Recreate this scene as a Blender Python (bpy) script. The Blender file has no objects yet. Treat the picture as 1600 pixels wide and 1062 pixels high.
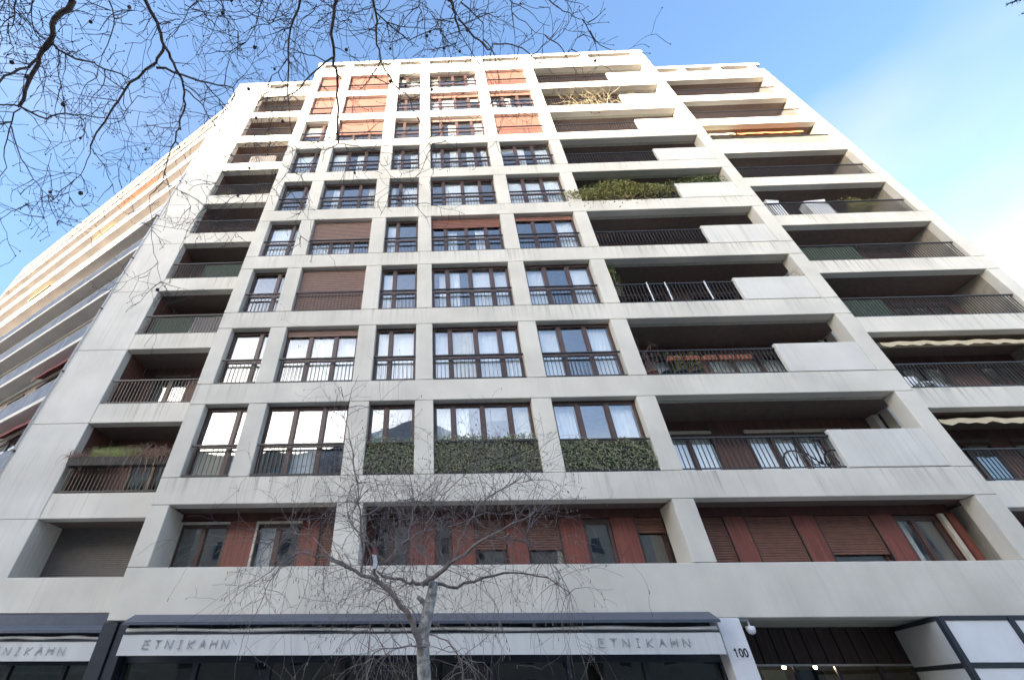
import bpy, bmesh, math, random
from mathutils import Vector, Matrix
random.seed(7)
S = bpy.context.scene
COL = bpy.context.collection

# ------------------------------------------------------------------ camera
CAM = Vector((0.0, 0.0, 2.5))
PITCH, YAW, FPX = math.radians(38.5286), math.radians(-2.143), 692.0
cd = bpy.data.cameras.new("Camera")
cam = bpy.data.objects.new("Camera", cd)
COL.objects.link(cam)
cd.sensor_width = 36.0
cd.lens = FPX / 1600 * 36
cd.shift_x = (800 - 666) / 1600
cd.clip_start, cd.clip_end = 0.05, 3000
cam.location = CAM
cam.rotation_euler = (math.pi / 2 + PITCH, 0, -YAW)
S.camera = cam

# ------------------------------------------------------------------ sky, sun, exposure
SUN_EL, SUN_AZ = math.radians(12), math.radians(30)      # behind the camera, to its left
w = bpy.data.worlds.new("World")
S.world = w
w.use_nodes = True
nt = w.node_tree
nt.nodes.clear()
N = nt.nodes.new
sky = N("ShaderNodeTexSky")
sky.sky_type = 'NISHITA'
sky.sun_disc = False
sky.sun_elevation = SUN_EL
sky.sun_rotation = math.radians(180 + 30)
sky.altitude = 50
sky.air_density, sky.dust_density, sky.ozone_density = 1.0, 4.0, 2.8
tc = N("ShaderNodeTexCoord")
mp = N("ShaderNodeMapping")
mp.inputs["Scale"].default_value = (0.8, 0.8, 1.36)
mp.inputs["Location"].default_value = (2.25, -0.09, 3.03)
nz = N("ShaderNodeTexNoise")
nz.inputs["Scale"].default_value = 1.55
nz.inputs["Detail"].default_value = 5
nz.inputs["Roughness"].default_value = 0.42
cr = N("ShaderNodeValToRGB")
cr.color_ramp.elements[0].position = 0.51
cr.color_ramp.elements[1].position = 0.71
bg1, bg2, mx, out = N("ShaderNodeBackground"), N("ShaderNodeBackground"), N("ShaderNodeMixShader"), N("ShaderNodeOutputWorld")
bg1.inputs["Strength"].default_value = 0.10
bw, cc = N("ShaderNodeRGBToBW"), N("ShaderNodeMix")     # thin cloud: the sky's own brightness, greyed and lifted
cc.data_type = 'RGBA'
cc.inputs[0].default_value = 0.8
bg2.inputs["Strength"].default_value = 0.15
L = nt.links.new
L(tc.outputs["Generated"], mp.inputs["Vector"])
L(mp.outputs["Vector"], nz.inputs["Vector"])
L(nz.outputs["Fac"], cr.inputs["Fac"])
L(sky.outputs["Color"], bg1.inputs["Color"])
L(sky.outputs["Color"], bw.inputs["Color"])
L(sky.outputs["Color"], cc.inputs[6])
L(bw.outputs["Val"], cc.inputs[7])
L(cc.outputs[2], bg2.inputs["Color"])
L(cr.outputs["Color"], mx.inputs["Fac"])
L(bg1.outputs["Background"], mx.inputs[1])
L(bg2.outputs["Background"], mx.inputs[2])
L(mx.outputs["Shader"], out.inputs["Surface"])

sl = bpy.data.lights.new("Sun", 'SUN')
sl.energy = 3.0
sl.angle = math.radians(0.5)
sl.color = (1.0, 0.87, 0.72)
sun = bpy.data.objects.new("Sun", sl)
COL.objects.link(sun)
sdir = Vector((-math.sin(SUN_AZ) * math.cos(SUN_EL), -math.cos(SUN_AZ) * math.cos(SUN_EL), math.sin(SUN_EL)))
sun.rotation_euler = (-sdir).to_track_quat('-Z', 'Y').to_euler()
sun.location = (-60, -100, 60)

S.view_settings.view_transform = 'Standard'
S.view_settings.look = 'None'
S.view_settings.exposure = 2.95
S.view_settings.gamma = 1.0
S.view_settings.use_curve_mapping = False
try:
    S.cycles.max_bounces = 8
    S.cycles.transparent_max_bounces = 12
    S.cycles.use_denoising = True
except Exception:
    pass

# ------------------------------------------------------------------ pixel helper (camera rays -> world points)
cp, sp, cy, sy = math.cos(PITCH), math.sin(PITCH), math.cos(YAW), math.sin(YAW)
FW = Vector((sy * cp, cy * cp, sp)); RT = Vector((cy, -sy, 0)); UP = RT.cross(FW)
def ray(u, v): return FW + RT * ((u - 666) / FPX) - UP * ((v - 531) / FPX)
def atY(u, v, Y): d = ray(u, v); return CAM + d * (Y / d.y)
def atD(u, v, dist): return CAM + ray(u, v).normalized() * dist

# ------------------------------------------------------------------ materials
MATS = {}
def new_mat(name):
    m = bpy.data.materials.new(name)
    m.use_nodes = True
    nt = m.node_tree
    b = nt.nodes["Principled BSDF"]
    MATS[name] = m
    return m, nt, b
def rgb(c): return (c[0], c[1], c[2], 1)
def plain(name, col, rough=0.6, metal=0.0, var=0.12, scale=6.0, bump=0.0, spec=0.5):
    """base colour with a soft cloudy variation"""
    m, nt, b = new_mat(name)
    g = nt.nodes.new("ShaderNodeNewGeometry")
    n = nt.nodes.new("ShaderNodeTexNoise"); n.inputs["Scale"].default_value = scale; n.inputs["Detail"].default_value = 5
    nt.links.new(g.outputs["Position"], n.inputs["Vector"])
    r = nt.nodes.new("ShaderNodeValToRGB")
    r.color_ramp.elements[0].position = .3; r.color_ramp.elements[1].position = .7
    r.color_ramp.elements[0].color = rgb([c * (1 - var) for c in col])
    r.color_ramp.elements[1].color = rgb([min(1, c * (1 + var)) for c in col])
    nt.links.new(n.outputs["Fac"], r.inputs["Fac"])
    nt.links.new(r.outputs["Color"], b.inputs["Base Color"])
    b.inputs["Roughness"].default_value = rough
    b.inputs["Metallic"].default_value = metal
    b.inputs["Specular IOR Level"].default_value = spec
    if bump:
        bp = nt.nodes.new("ShaderNodeBump"); bp.inputs["Strength"].default_value = bump; bp.inputs["Distance"].default_value = .01
        nt.links.new(n.outputs["Fac"], bp.inputs["Height"]); nt.links.new(bp.outputs["Normal"], b.inputs["Normal"])
    return m

def concrete(name, col, streak=0.5, streak_scale=3.0, blotch=0.12, stain=(0.20, 0.20, 0.16), drip=0.0):
    """precast concrete: blotches, fine grain and vertical rain streaks"""
    m, nt, b = new_mat(name)
    nn, ln = nt.nodes.new, nt.links.new
    g = nn("ShaderNodeNewGeometry")
    n1 = nn("ShaderNodeTexNoise"); n1.inputs["Scale"].default_value = 0.8; n1.inputs["Detail"].default_value = 6
    ln(g.outputs["Position"], n1.inputs["Vector"])
    r1 = nn("ShaderNodeValToRGB")
    r1.color_ramp.elements[0].position = .3; r1.color_ramp.elements[1].position = .72
    r1.color_ramp.elements[0].color = rgb([c * (1 - blotch) for c in col]); r1.color_ramp.elements[1].color = rgb([c * (1 + blotch * .6) for c in col])
    ln(n1.outputs["Fac"], r1.inputs["Fac"])
    mp = nn("ShaderNodeMapping"); mp.inputs["Scale"].default_value = (streak_scale, streak_scale, 0.22)
    ln(g.outputs["Position"], mp.inputs["Vector"])
    n2 = nn("ShaderNodeTexNoise"); n2.inputs["Scale"].default_value = 1.6; n2.inputs["Detail"].default_value = 7; n2.inputs["Roughness"].default_value = .68
    ln(mp.outputs["Vector"], n2.inputs["Vector"])
    r2 = nn("ShaderNodeValToRGB"); r2.color_ramp.elements[0].position = .50; r2.color_ramp.elements[1].position = .78
    r2.color_ramp.elements[0].color = (0, 0, 0, 1); r2.color_ramp.elements[1].color = (streak,) * 3 + (1,)
    ln(n2.outputs["Fac"], r2.inputs["Fac"])
    # streaks come in patches
    n3 = nn("ShaderNodeTexNoise"); n3.inputs["Scale"].default_value = 0.35; n3.inputs["Detail"].default_value = 2
    ln(g.outputs["Position"], n3.inputs["Vector"])
    r3 = nn("ShaderNodeValToRGB"); r3.color_ramp.elements[0].position = .36; r3.color_ramp.elements[1].position = .6
    ln(n3.outputs["Fac"], r3.inputs["Fac"])
    mu0 = nn("ShaderNodeMath"); mu0.operation = 'MULTIPLY'
    ln(r2.outputs["Color"], mu0.inputs[0]); ln(r3.outputs["Color"], mu0.inputs[1])
    # dirt washed down from the ledges: strongest just under each sill (one every 2.8 m)
    sx = nn("ShaderNodeSeparateXYZ"); ln(g.outputs["Position"], sx.inputs[0])
    def mth(op, a, b_=None):
        q = nn("ShaderNodeMath"); q.operation = op
        for i_, v in enumerate((a, b_)):
            if v is None: continue
            if isinstance(v, (int, float)): q.inputs[i_].default_value = v
            else: ln(v, q.inputs[i_])
        return q.outputs[0]
    hh = mth('MULTIPLY', mth('FRACT', mth('DIVIDE', mth('ADD', sx.outputs["Z"], 2.325), 2.8)), 2.8)      # height above the window heads
    up_ = mth('DIVIDE', hh, .68)
    band_ = mth('MULTIPLY', mth('MULTIPLY', up_, mth('LESS_THAN', hh, .70)), mth('GREATER_THAN', sx.outputs['Z'], 5.5))
    mu = nn("ShaderNodeMath"); mu.operation = 'MULTIPLY'; mu.use_clamp = True
    ln(mu0.outputs[0], mu.inputs[0]); ln(mth('ADD', .30 if drip else .8, mth('MULTIPLY', band_, drip)), mu.inputs[1])
    mix = nn("ShaderNodeMix"); mix.data_type = 'RGBA'
    mix.inputs[7].default_value = rgb(stain)
    ln(mu.outputs[0], mix.inputs[0]); ln(r1.outputs["Color"], mix.inputs[6])
    n4 = nn("ShaderNodeTexNoise"); n4.inputs["Scale"].default_value = 45; n4.inputs["Detail"].default_value = 3
    ln(g.outputs["Position"], n4.inputs["Vector"])
    bp = nn("ShaderNodeBump"); bp.inputs["Strength"].default_value = .25; bp.inputs["Distance"].default_value = .01
    ln(n4.outputs["Fac"], bp.inputs["Height"]); ln(bp.outputs["Normal"], b.inputs["Normal"])
    ln(mix.outputs[2], b.inputs["Base Color"])
    b.inputs["Roughness"].default_value = .85
    b.inputs["Specular IOR Level"].default_value = .25
    return m

def grooved(name, col, period=0.09, axis=0, depth=0.5, rough=.6, dark=.55):
    """boards / slats: colour plus fine relief following one axis"""
    m, nt, b = new_mat(name)
    nn, ln = nt.nodes.new, nt.links.new
    g = nn("ShaderNodeNewGeometry")
    wv = nn("ShaderNodeTexWave"); wv.wave_type = 'BANDS'; wv.bands_direction = 'XYZ'[axis]; wv.wave_profile = 'SAW'
    wv.inputs["Scale"].default_value = 2 * math.pi / period / 20; wv.inputs["Distortion"].default_value = 0
    ln(g.outputs["Position"], wv.inputs["Vector"])
    mp = nn("ShaderNodeMapping"); mp.inputs["Scale"].default_value = (6, 6, .7) if axis == 0 else (.7, .7, 6)
    ln(g.outputs["Position"], mp.inputs["Vector"])
    n = nn("ShaderNodeTexNoise"); n.inputs["Scale"].default_value = 2.5; n.inputs["Detail"].default_value = 6
    ln(mp.outputs["Vector"], n.inputs["Vector"])
    r = nn("ShaderNodeValToRGB"); r.color_ramp.elements[0].position = .3; r.color_ramp.elements[1].position = .7
    r.color_ramp.elements[0].color = rgb([c * .72 for c in col]); r.color_ramp.elements[1].color = rgb([c * 1.22 for c in col])
    ln(n.outputs["Fac"], r.inputs["Fac"])
    r2 = nn("ShaderNodeValToRGB"); r2.color_ramp.elements[0].position = .0; r2.color_ramp.elements[1].position = .16
    r2.color_ramp.elements[0].color = (dark, dark, dark, 1); r2.color_ramp.elements[1].color = (1, 1, 1, 1)
    ln(wv.outputs["Fac"], r2.inputs["Fac"])
    mix = nn("ShaderNodeMix"); mix.data_type = 'RGBA'; mix.blend_type = 'MULTIPLY'; mix.inputs[0].default_value = 1
    ln(r.outputs["Color"], mix.inputs[6]); ln(r2.outputs["Color"], mix.inputs[7])
    ln(mix.outputs[2], b.inputs["Base Color"])
    bp = nn("ShaderNodeBump"); bp.inputs["Strength"].default_value = depth; bp.inputs["Distance"].default_value = .02
    ln(wv.outputs["Fac"], bp.inputs["Height"]); ln(bp.outputs["Normal"], b.inputs["Normal"])
    b.inputs["Roughness"].default_value = rough
    return m

def glass_mat(name, tint=(.93, .95, .955), f0=.13):
    m, nt, b = new_mat(name)
    nt.nodes.remove(b)
    nn, ln = nt.nodes.new, nt.links.new
    g0 = nn("ShaderNodeNewGeometry")
    def mth(op, a, b_=None):
        q = nn("ShaderNodeMath"); q.operation = op
        for i_, v in enumerate((a, b_)):
            if v is None: continue
            if isinstance(v, (int, float)): q.inputs[i_].default_value = v
            else: ln(v, q.inputs[i_])
        return q.outputs[0]
    dt = nn("ShaderNodeVectorMath"); dt.operation = 'DOT_PRODUCT'
    ln(g0.outputs["Normal"], dt.inputs[0]); ln(g0.outputs["Incoming"], dt.inputs[1])
    gr = mth('POWER', mth('SUBTRACT', 1.0, mth('ABSOLUTE', dt.outputs["Value"])), 5.0)
    fac = mth('ADD', f0, mth('MULTIPLY', gr, 1.0 - f0))          # reflectance of one glass surface
    tr = nn("ShaderNodeBsdfTransparent"); tr.inputs["Color"].default_value = rgb(tint)
    gl = nn("ShaderNodeBsdfGlossy"); gl.inputs["Roughness"].default_value = .012; gl.inputs["Color"].default_value = (.95, .97, 1, 1)
    g = nn("ShaderNodeNewGeometry")
    n = nn("ShaderNodeTexNoise"); n.inputs["Scale"].default_value = .9; n.inputs["Detail"].default_value = 1
    ln(g.outputs["Position"], n.inputs["Vector"])
    bp = nn("ShaderNodeBump"); bp.inputs["Strength"].default_value = .05; bp.inputs["Distance"].default_value = .12
    ln(n.outputs["Fac"], bp.inputs["Height"]); ln(bp.outputs["Normal"], gl.inputs["Normal"])
    mx = nn("ShaderNodeMixShader")
    ln(fac, mx.inputs["Fac"]); ln(tr.outputs["BSDF"], mx.inputs[1]); ln(gl.outputs["BSDF"], mx.inputs[2])
    ln(mx.outputs["Shader"], nt.nodes["Material Output"].inputs["Surface"])
    return m

def leaf_mat(name, c1, c2, scale=9):
    m, nt, b = new_mat(name)
    nn, ln = nt.nodes.new, nt.links.new
    g = nn("ShaderNodeNewGeometry")
    n = nn("ShaderNodeTexNoise"); n.inputs["Scale"].default_value = scale; n.inputs["Detail"].default_value = 4
    ln(g.outputs["Position"], n.inputs["Vector"])
    r = nn("ShaderNodeValToRGB"); r.color_ramp.elements[0].position = .35; r.color_ramp.elements[1].position = .65
    r.color_ramp.elements[0].color = rgb(c1); r.color_ramp.elements[1].color = rgb(c2)
    ln(n.outputs["Fac"], r.inputs["Fac"]); ln(r.outputs["Color"], b.inputs["Base Color"])
    b.inputs["Roughness"].default_value = .55
    return m

CON = concrete("concrete_precast", (.67, .632, .562), .75, 8.0, .13, (.33, .31, .255), 1.7)
CONW = concrete("concrete_wing", (.675, .64, .575), .95, 8.0, .13, (.27, .255, .20), 1.5)
CONP = concrete("concrete_panel_pale", (.66, .635, .59), .80, 8.0, .12, (.36, .345, .29))
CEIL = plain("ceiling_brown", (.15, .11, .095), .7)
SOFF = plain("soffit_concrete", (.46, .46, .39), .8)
CORE = plain("core_grey", (.30, .29, .27), .8)
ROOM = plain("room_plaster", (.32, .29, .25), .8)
FRAME = plain("frame_brown", (.072, .038, .032), .42, var=.2)
FRAMEL = plain("frame_cream", (.55, .50, .42), .5)
RAIL = plain("rail_dark", (.022, .018, .018), .42, var=.2)
SHUT = plain("shutter_brown", (.25, .155, .125), .6, var=.1)
SHUT2 = plain("shutter_rust", (.25, .105, .073), .6, var=.1)
SHUTF = plain("shutter_red_brown", (.185, .088, .064), .6, var=.14)
SHUTG = plain("shutter_taupe", (.17, .15, .14), .6, var=.1)
RED = grooved("cladding_red", (.195, .056, .040), .085, 0)
REDD = grooved("cladding_dark_red", (.085, .028, .022), .085, 0)
CLAD = grooved("cladding_brown", (.135, .066, .050), .12, 0)
TAN = plain("render_tan", (.40, .34, .28), .8)
TANG = plain("loggia_side_grey", (.33, .30, .26), .8)
CLADY = grooved("cladding_brown_side", (.135, .066, .050), .12, 1)
DKCLAD = grooved("entrance_cladding", (.05, .03, .026), .14, 0)
GLASS = glass_mat("window_glass")
GLASSD = glass_mat("shop_glass", (.55, .6, .6), .05)
CURT = plain("curtain_white", (.88, .87, .85), .9, var=.04)
CURTB = plain("curtain_beige", (.62, .55, .42), .9, var=.08)
NAVY = plain("metal_navy", (.085, .10, .135), .34, .2, var=.12)
NAVYD = plain("metal_dark_navy", (.032, .038, .052), .35, .2)
CANV = concrete("canvas_white", (.61, .61, .60), .60, 5.0, .05, (.35, .34, .33))
CANVG = plain("canvas_grey_green", (.30, .34, .28), .85, var=.12)
NETG = plain("netting_green", (.06, .085, .06), .9, var=.3, scale=20)
ROOFB = plain("roof_screen_brown", (.17, .12, .085), .7)
CANVC = plain("canvas_cream", (.56, .48, .34), .85, var=.08)
CANVT = plain("canvas_tan", (.38, .30, .18), .85, var=.1)
CANVO = plain("canvas_orange", (.36, .15, .06), .85, var=.12)
CANVB = plain("canvas_burgundy", (.16, .04, .035), .85, var=.15)
TEXTM = plain("lettering_grey", (.33, .35, .36), .6, var=.35, scale=40)
WPAINT = plain("paint_white", (.72, .72, .74), .5, var=.06, scale=3)
PANELW = plain("panel_white_glass", (.74, .75, .77), .16, var=.05, scale=2)
BARK = plain("plane_bark", (.17, .14, .13), .9, var=.35, scale=14, bump=.4)
BARKT = plain("plane_twig", (.085, .066, .066), .9, var=.2)
BIRCH = plain("birch_bark", (.40, .375, .35), .85, var=.55, scale=16, bump=.5)
BIRCHL = plain("birch_limb", (.23, .19, .175), .85, var=.45, scale=16, bump=.4)
BIRCHT = plain("birch_twig", (.19, .155, .15), .85, var=.3)
IVY = leaf_mat("ivy_leaf", (.075, .115, .05), (.27, .26, .14), 18)
IVYB = plain("ivy_backing", (.035, .05, .028), .8)
GREEN = leaf_mat("shrub_leaf", (.06, .11, .03), (.17, .22, .06), 7)
OLIVE = leaf_mat("shrub_olive", (.15, .16, .045), (.34, .31, .10), 7)
DRY = leaf_mat("dry_stem", (.20, .12, .085), (.34, .22, .16), 12)
VINE = leaf_mat("pale_vine", (.20, .165, .09), (.36, .30, .17), 9)
GRASS = leaf_mat("grass_blade", (.14, .22, .03), (.28, .36, .07), 9)
CONIF = leaf_mat("conifer_needles", (.012, .035, .028), (.03, .065, .04), 9)
POT = plain("terracotta", (.32, .12, .07), .8)
POTD = plain("pot_dark", (.02, .03, .04), .5)
ASPH = plain("asphalt", (.055, .055, .057), .85, var=.2, scale=8, bump=.3)
PAVE = plain("pavement_slabs", (.30, .29, .27), .85, var=.12, scale=3, bump=.2)
GRAN = plain("kerb_granite", (.32, .31, .30), .7, var=.2, scale=20)
EARTH = plain("ground_soil", (.14, .13, .115), .9)
STONE = plain("opposite_stone", (.42, .38, .32), .8, var=.1, scale=2)
ZINC = plain("zinc_roof", (.42, .45, .48), .5, .0)
RUBBER = plain("rubber_black", (.012, .012, .013), .6)
BIKE = plain("bike_dark", (.014, .018, .022), .3)
STEEL = plain("steel", (.45, .45, .46), .3, .8)
WBOX = plain("white_plastic", (.75, .77, .80), .45, var=.03)
TREDS = plain("scrap_red", (.48, .05, .035), .7)
m, nt_, b_ = new_mat("lamp_glow")
b_.inputs["Emission Color"].default_value = (1, .78, .45, 1); b_.inputs["Emission Strength"].default_value = 30
LAMP = m
WARM = plain("interior_wood", (.30, .15, .06), .5, var=.3)

# ------------------------------------------------------------------ object helpers
WL = {}                                   # world location of every object made here
def tag(o, label=None, cat=None, group=None, kind=None):
    if label: o["label"] = label
    if cat: o["category"] = cat
    if group: o["group"] = group
    if kind: o["kind"] = kind
    return o
def empty(name, loc=(0, 0, 0), rz=0.0):
    o = bpy.data.objects.new(name, None)
    o.empty_display_size = .3
    COL.objects.link(o)
    o.location = loc; o.rotation_euler = (0, 0, rz)
    WL[o.name] = Vector(loc)
    return o
def link(name, me, parent=None, loc=(0, 0, 0), local=False):
    """loc is a world position (or one in the parent's own frame when local)"""
    o = bpy.data.objects.new(name, me)
    COL.objects.link(o)
    loc = Vector(loc)
    WL[o.name] = loc
    if parent is not None:
        o.parent = parent
        o.location = loc if local else loc - WL[parent.name]
    else:
        o.location = loc
    return o
BOXC = {}
def box_mesh(dx, dy, dz, mat, bev=0.0):
    k = (round(dx, 3), round(dy, 3), round(dz, 3), mat.name, round(bev, 4))
    if k in BOXC: return BOXC[k]
    bm = bmesh.new()
    bmesh.ops.create_cube(bm, size=1)
    bmesh.ops.scale(bm, vec=(dx, dy, dz), verts=bm.verts)
    if bev:
        bmesh.ops.bevel(bm, geom=bm.edges[:], offset=bev, segments=1, affect='EDGES', profile=.5)
    me = bpy.data.meshes.new("box"); bm.to_mesh(me); bm.free()
    me.materials.append(mat)
    BOXC[k] = me
    return me
def box(name, x0, x1, y0, y1, z0, z1, mat, parent=None, bev=0.0, local=False):
    return link(name, box_mesh(x1 - x0, y1 - y0, z1 - z0, mat, bev), parent, ((x0 + x1) / 2, (y0 + y1) / 2, (z0 + z1) / 2), local)

class MB:
    """collects faces of several shapes for ONE mesh"""
    def __init__(s): s.v, s.f, s.mi, s.mats, s.cur = [], [], [], [], 0
    def mat(s, m):
        if m not in s.mats: s.mats.append(m)
        s.cur = s.mats.index(m); return s
    def face(s, idx): s.f.append(idx); s.mi.append(s.cur)
    def box(s, x0, x1, y0, y1, z0, z1):
        i = len(s.v)
        s.v += [(x0, y0, z0), (x1, y0, z0), (x1, y1, z0), (x0, y1, z0), (x0, y0, z1), (x1, y0, z1), (x1, y1, z1), (x0, y1, z1)]
        for q in ((3, 2, 1, 0), (4, 5, 6, 7), (0, 1, 5, 4), (1, 2, 6, 5), (2, 3, 7, 6), (3, 0, 4, 7)): s.face([i + a for a in q])
    def quad(s, a, b, c, d):
        i = len(s.v); s.v += [tuple(a), tuple(b), tuple(c), tuple(d)]; s.face([i, i + 1, i + 2, i + 3])
    def tri(s, a, b, c):
        i = len(s.v); s.v += [tuple(a), tuple(b), tuple(c)]; s.face([i, i + 1, i + 2])
    def prism_x(s, prof, x0, x1):
        """closed (y,z) profile extruded along x"""
        i, n = len(s.v), len(prof)
        s.v += [(x0, y, z) for y, z in prof] + [(x1, y, z) for y, z in prof]
        for k in range(n): s.face([i + k, i + (k + 1) % n, i + n + (k + 1) % n, i + n + k])
        s.face([i + k for k in reversed(range(n))]); s.face([i + n + k for k in range(n)])
    def prism_z(s, prof, z0, z1):
        i, n = len(s.v), len(prof)
        s.v += [(x, y, z0) for x, y in prof] + [(x, y, z1) for x, y in prof]
        for k in range(n): s.face([i + k, i + (k + 1) % n, i + n + (k + 1) % n, i + n + k])
        s.face([i + k for k in reversed(range(n))]); s.face([i + n + k for k in range(n)])
    def tube(s, pts, radii, sides=6, cap=True):
        pts = [Vector(p) for p in pts]
        n = len(pts); base = len(s.v)
        if isinstance(radii, (int, float)): radii = [radii] * n
        ref = None
        for k in range(n):
            d = (pts[min(k + 1, n - 1)] - pts[max(k - 1, 0)])
            if d.length < 1e-9: d = Vector((0, 0, 1))
            d.normalize()
            if ref is None:
                ref = d.cross(Vector((0, 0, 1)) if abs(d.z) < .9 else Vector((1, 0, 0))).normalized()
            else:
                ref = (ref - d * ref.dot(d))
                ref = ref.normalized() if ref.length > 1e-6 else d.orthogonal().normalized()
            b = d.cross(ref)
            for j in range(sides):
                a = 2 * math.pi * j / sides
                s.v.append(tuple(pts[k] + (ref * math.cos(a) + b * math.sin(a)) * radii[k]))
        for k in range(n - 1):
            for j in range(sides):
                j2 = (j + 1) % sides
                s.face([base + k * sides + j, base + k * sides + j2, base + (k + 1) * sides + j2, base + (k + 1) * sides + j])
        if cap:
            s.face([base + j for j in reversed(range(sides))]); s.face([base + (n - 1) * sides + j for j in range(sides)])
    def lathe(s, prof, c=(0, 0, 0), n=14):
        i = len(s.v)
        for r, z in prof:
            for j in range(n):
                a = 2 * math.pi * j / n
                s.v.append((c[0] + r * math.cos(a), c[1] + r * math.sin(a), c[2] + z))
        for k in range(len(prof) - 1):
            for j in range(n):
                j2 = (j + 1) % n
                s.face([i + k * n + j, i + k * n + j2, i + (k + 1) * n + j2, i + (k + 1) * n + j])
        s.face([i + j for j in reversed(range(n))]); s.face([i + (len(prof) - 1) * n + j for j in range(n)])
    def ball(s, c, r, n=5):
        i = len(s.v); m_ = 4
        for k in range(m_ + 1):
            ph = math.pi * k / m_
            for j in range(n):
                a = 2 * math.pi * j / n
                s.v.append((c[0] + r * math.sin(ph) * math.cos(a), c[1] + r * math.sin(ph) * math.sin(a), c[2] + r * math.cos(ph)))
        for k in range(m_):
            for j in range(n):
                j2 = (j + 1) % n
                s.face([i + k * n + j, i + (k + 1) * n + j, i + (k + 1) * n + j2, i + k * n + j2])
    def torus(s, c, R, r, ax=1, n=28, m_=6):
        i = len(s.v)
        for k in range(n):
            a = 2 * math.pi * k / n
            for j in range(m_):
                b = 2 * math.pi * j / m_
                p = [(R + r * math.cos(b)) * math.cos(a), r * math.sin(b), (R + r * math.cos(b)) * math.sin(a)]
                s.v.append((c[0] + p[0], c[1] + p[1], c[2] + p[2]))
        for k in range(n):
            for j in range(m_):
                k2, j2 = (k + 1) % n, (j + 1) % m_
                s.face([i + k * m_ + j, i + k2 * m_ + j, i + k2 * m_ + j2, i + k * m_ + j2])
    def mesh(s, name="part", smooth=False):
        me = bpy.data.meshes.new(name)
        me.from_pydata(s.v, [], s.f)
        for m_ in s.mats: me.materials.append(m_)
        me.polygons.foreach_set("material_index", s.mi)
        if smooth: me.polygons.foreach_set("use_smooth", [True] * len(s.f))
        me.update()
        return me
    def build(s, name, parent=None, loc=(0, 0, 0), smooth=False, local=False):
        """vertices are relative to loc"""
        return link(name, s.mesh(name, smooth), parent, loc, local)

MC = {}
def cached(key, fn):
    if key not in MC: MC[key] = fn()
    return MC[key]

# ------------------------------------------------------------------ ground, road, pavements
def struct(o): o["kind"] = "structure"; return o
struct(box("ground", -900, 900, -900, 900, -.5, -.02, EARTH))
struct(box("road", -300, 300, -14.0, 3.2, -.018, 0.0, ASPH))
struct(box("pavement", -300, 300, 3.5, 60, -.017, .12, PAVE))
struct(box("pavement", -300, 300, -40, -14.3, -.017, .12, PAVE))
struct(box("kerb", -300, 300, 3.2, 3.498, -.017, .125, GRAN, bev=.02))
struct(box("kerb", -300, 300, -14.298, -14.002, -.017, .125, GRAN, bev=.02))
for k in range(24):
    struct(box("road_marking", -72 + k * 6, -69 + k * 6, -5.45, -5.3, .003, .006, WPAINT))

# ------------------------------------------------------------------ main apartment building
D, DW = 10.675, 11.655                # front planes of the centre block and of the wings
TT = lambda k: 8.875 + (k - 2) * 2.8  # head of the openings on storey k
HO = 2.12
BB = lambda k: TT(k) - HO if k > 1 else 4.70
CL, CR = -7.12, 12.77
WIN = [(-6.64, -5.40), (-4.87, -2.55), (-1.99, -.72), (-.20, 2.50), (3.05, 5.37)]
BAL = (5.89, 12.25)
WP = .32                              # depth of the precast frame
B = empty("apartment_building", (2.5, D, .12))
tag(B, "tall pale concrete apartment block facing the street with grid of brown windows", "building")
G = .004
def piece(name, x0, x1, y0, y1, z0, z1, mat=CON, bev=.014):
    return box(name, x0 + G, x1 - G, y0, y1, z0 + G, z1 - G, mat, B, bev)
# --- centre block precast frame
for k in range(1, 11):
    z1 = BB(k + 1) if k < 10 else 32.52
    piece("spandrel", CL, CR, D, D + WP, TT(k), z1)
    if k > 1:
        xs = [CL] + [x for wn in WIN for x in wn] + list(BAL) + [CR]
    else:
        xs = [CL, -6.64, -2.55, -1.91, 5.37, BAL[0], BAL[1], CR]
    dep = WP if k > 1 else .82
    for i in range(0, len(xs), 2):
        piece("pier", xs[i], xs[i + 1], D, D + (dep if i < len(xs) - 2 else .42), BB(k), TT(k))
piece("base_beam", CL, CR, D, D + .45, 3.68, BB(1))
# roof screen with open slots
cols = [(-7.12, -6.68), (-5.4, -4.87), (-2.55, -1.99), (-.72, -.2), (2.5, 3.05), (5.37, 6.2), (8.98, 9.46), (12.1, 12.77)]
for a, b in cols: piece("roof_pier", a, b, D + .03, D + .5, 32.52, 33.0)
piece("roof_cap", CL, CR, D - .02, D + 1.1, 33.0, 33.34)
box("roof_screen", CL + .1, CR - .1, D + .52, D + .56, 32.6, 33.0, ROOFB, B)
box("roof_slab", CL + .1, CR - .1, D + WP + .02, D + 12, 32.0, 32.4, CORE, B)
# structural slabs (ceilings seen from below), rooms behind
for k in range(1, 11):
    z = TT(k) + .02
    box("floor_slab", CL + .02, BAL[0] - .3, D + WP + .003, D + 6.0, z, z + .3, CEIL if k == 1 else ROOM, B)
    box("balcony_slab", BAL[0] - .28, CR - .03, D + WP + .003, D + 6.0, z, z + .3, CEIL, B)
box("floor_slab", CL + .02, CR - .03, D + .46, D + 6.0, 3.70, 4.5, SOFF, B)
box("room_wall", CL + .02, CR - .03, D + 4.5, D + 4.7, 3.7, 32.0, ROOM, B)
for x in (CL + .03, -2.4, 2.7, 5.55): box("room_partition", x, x + .12, D + (WP + .02 if x < -7 else .85), D + 4.48, 4.5, 32.0, ROOM, B)
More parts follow.
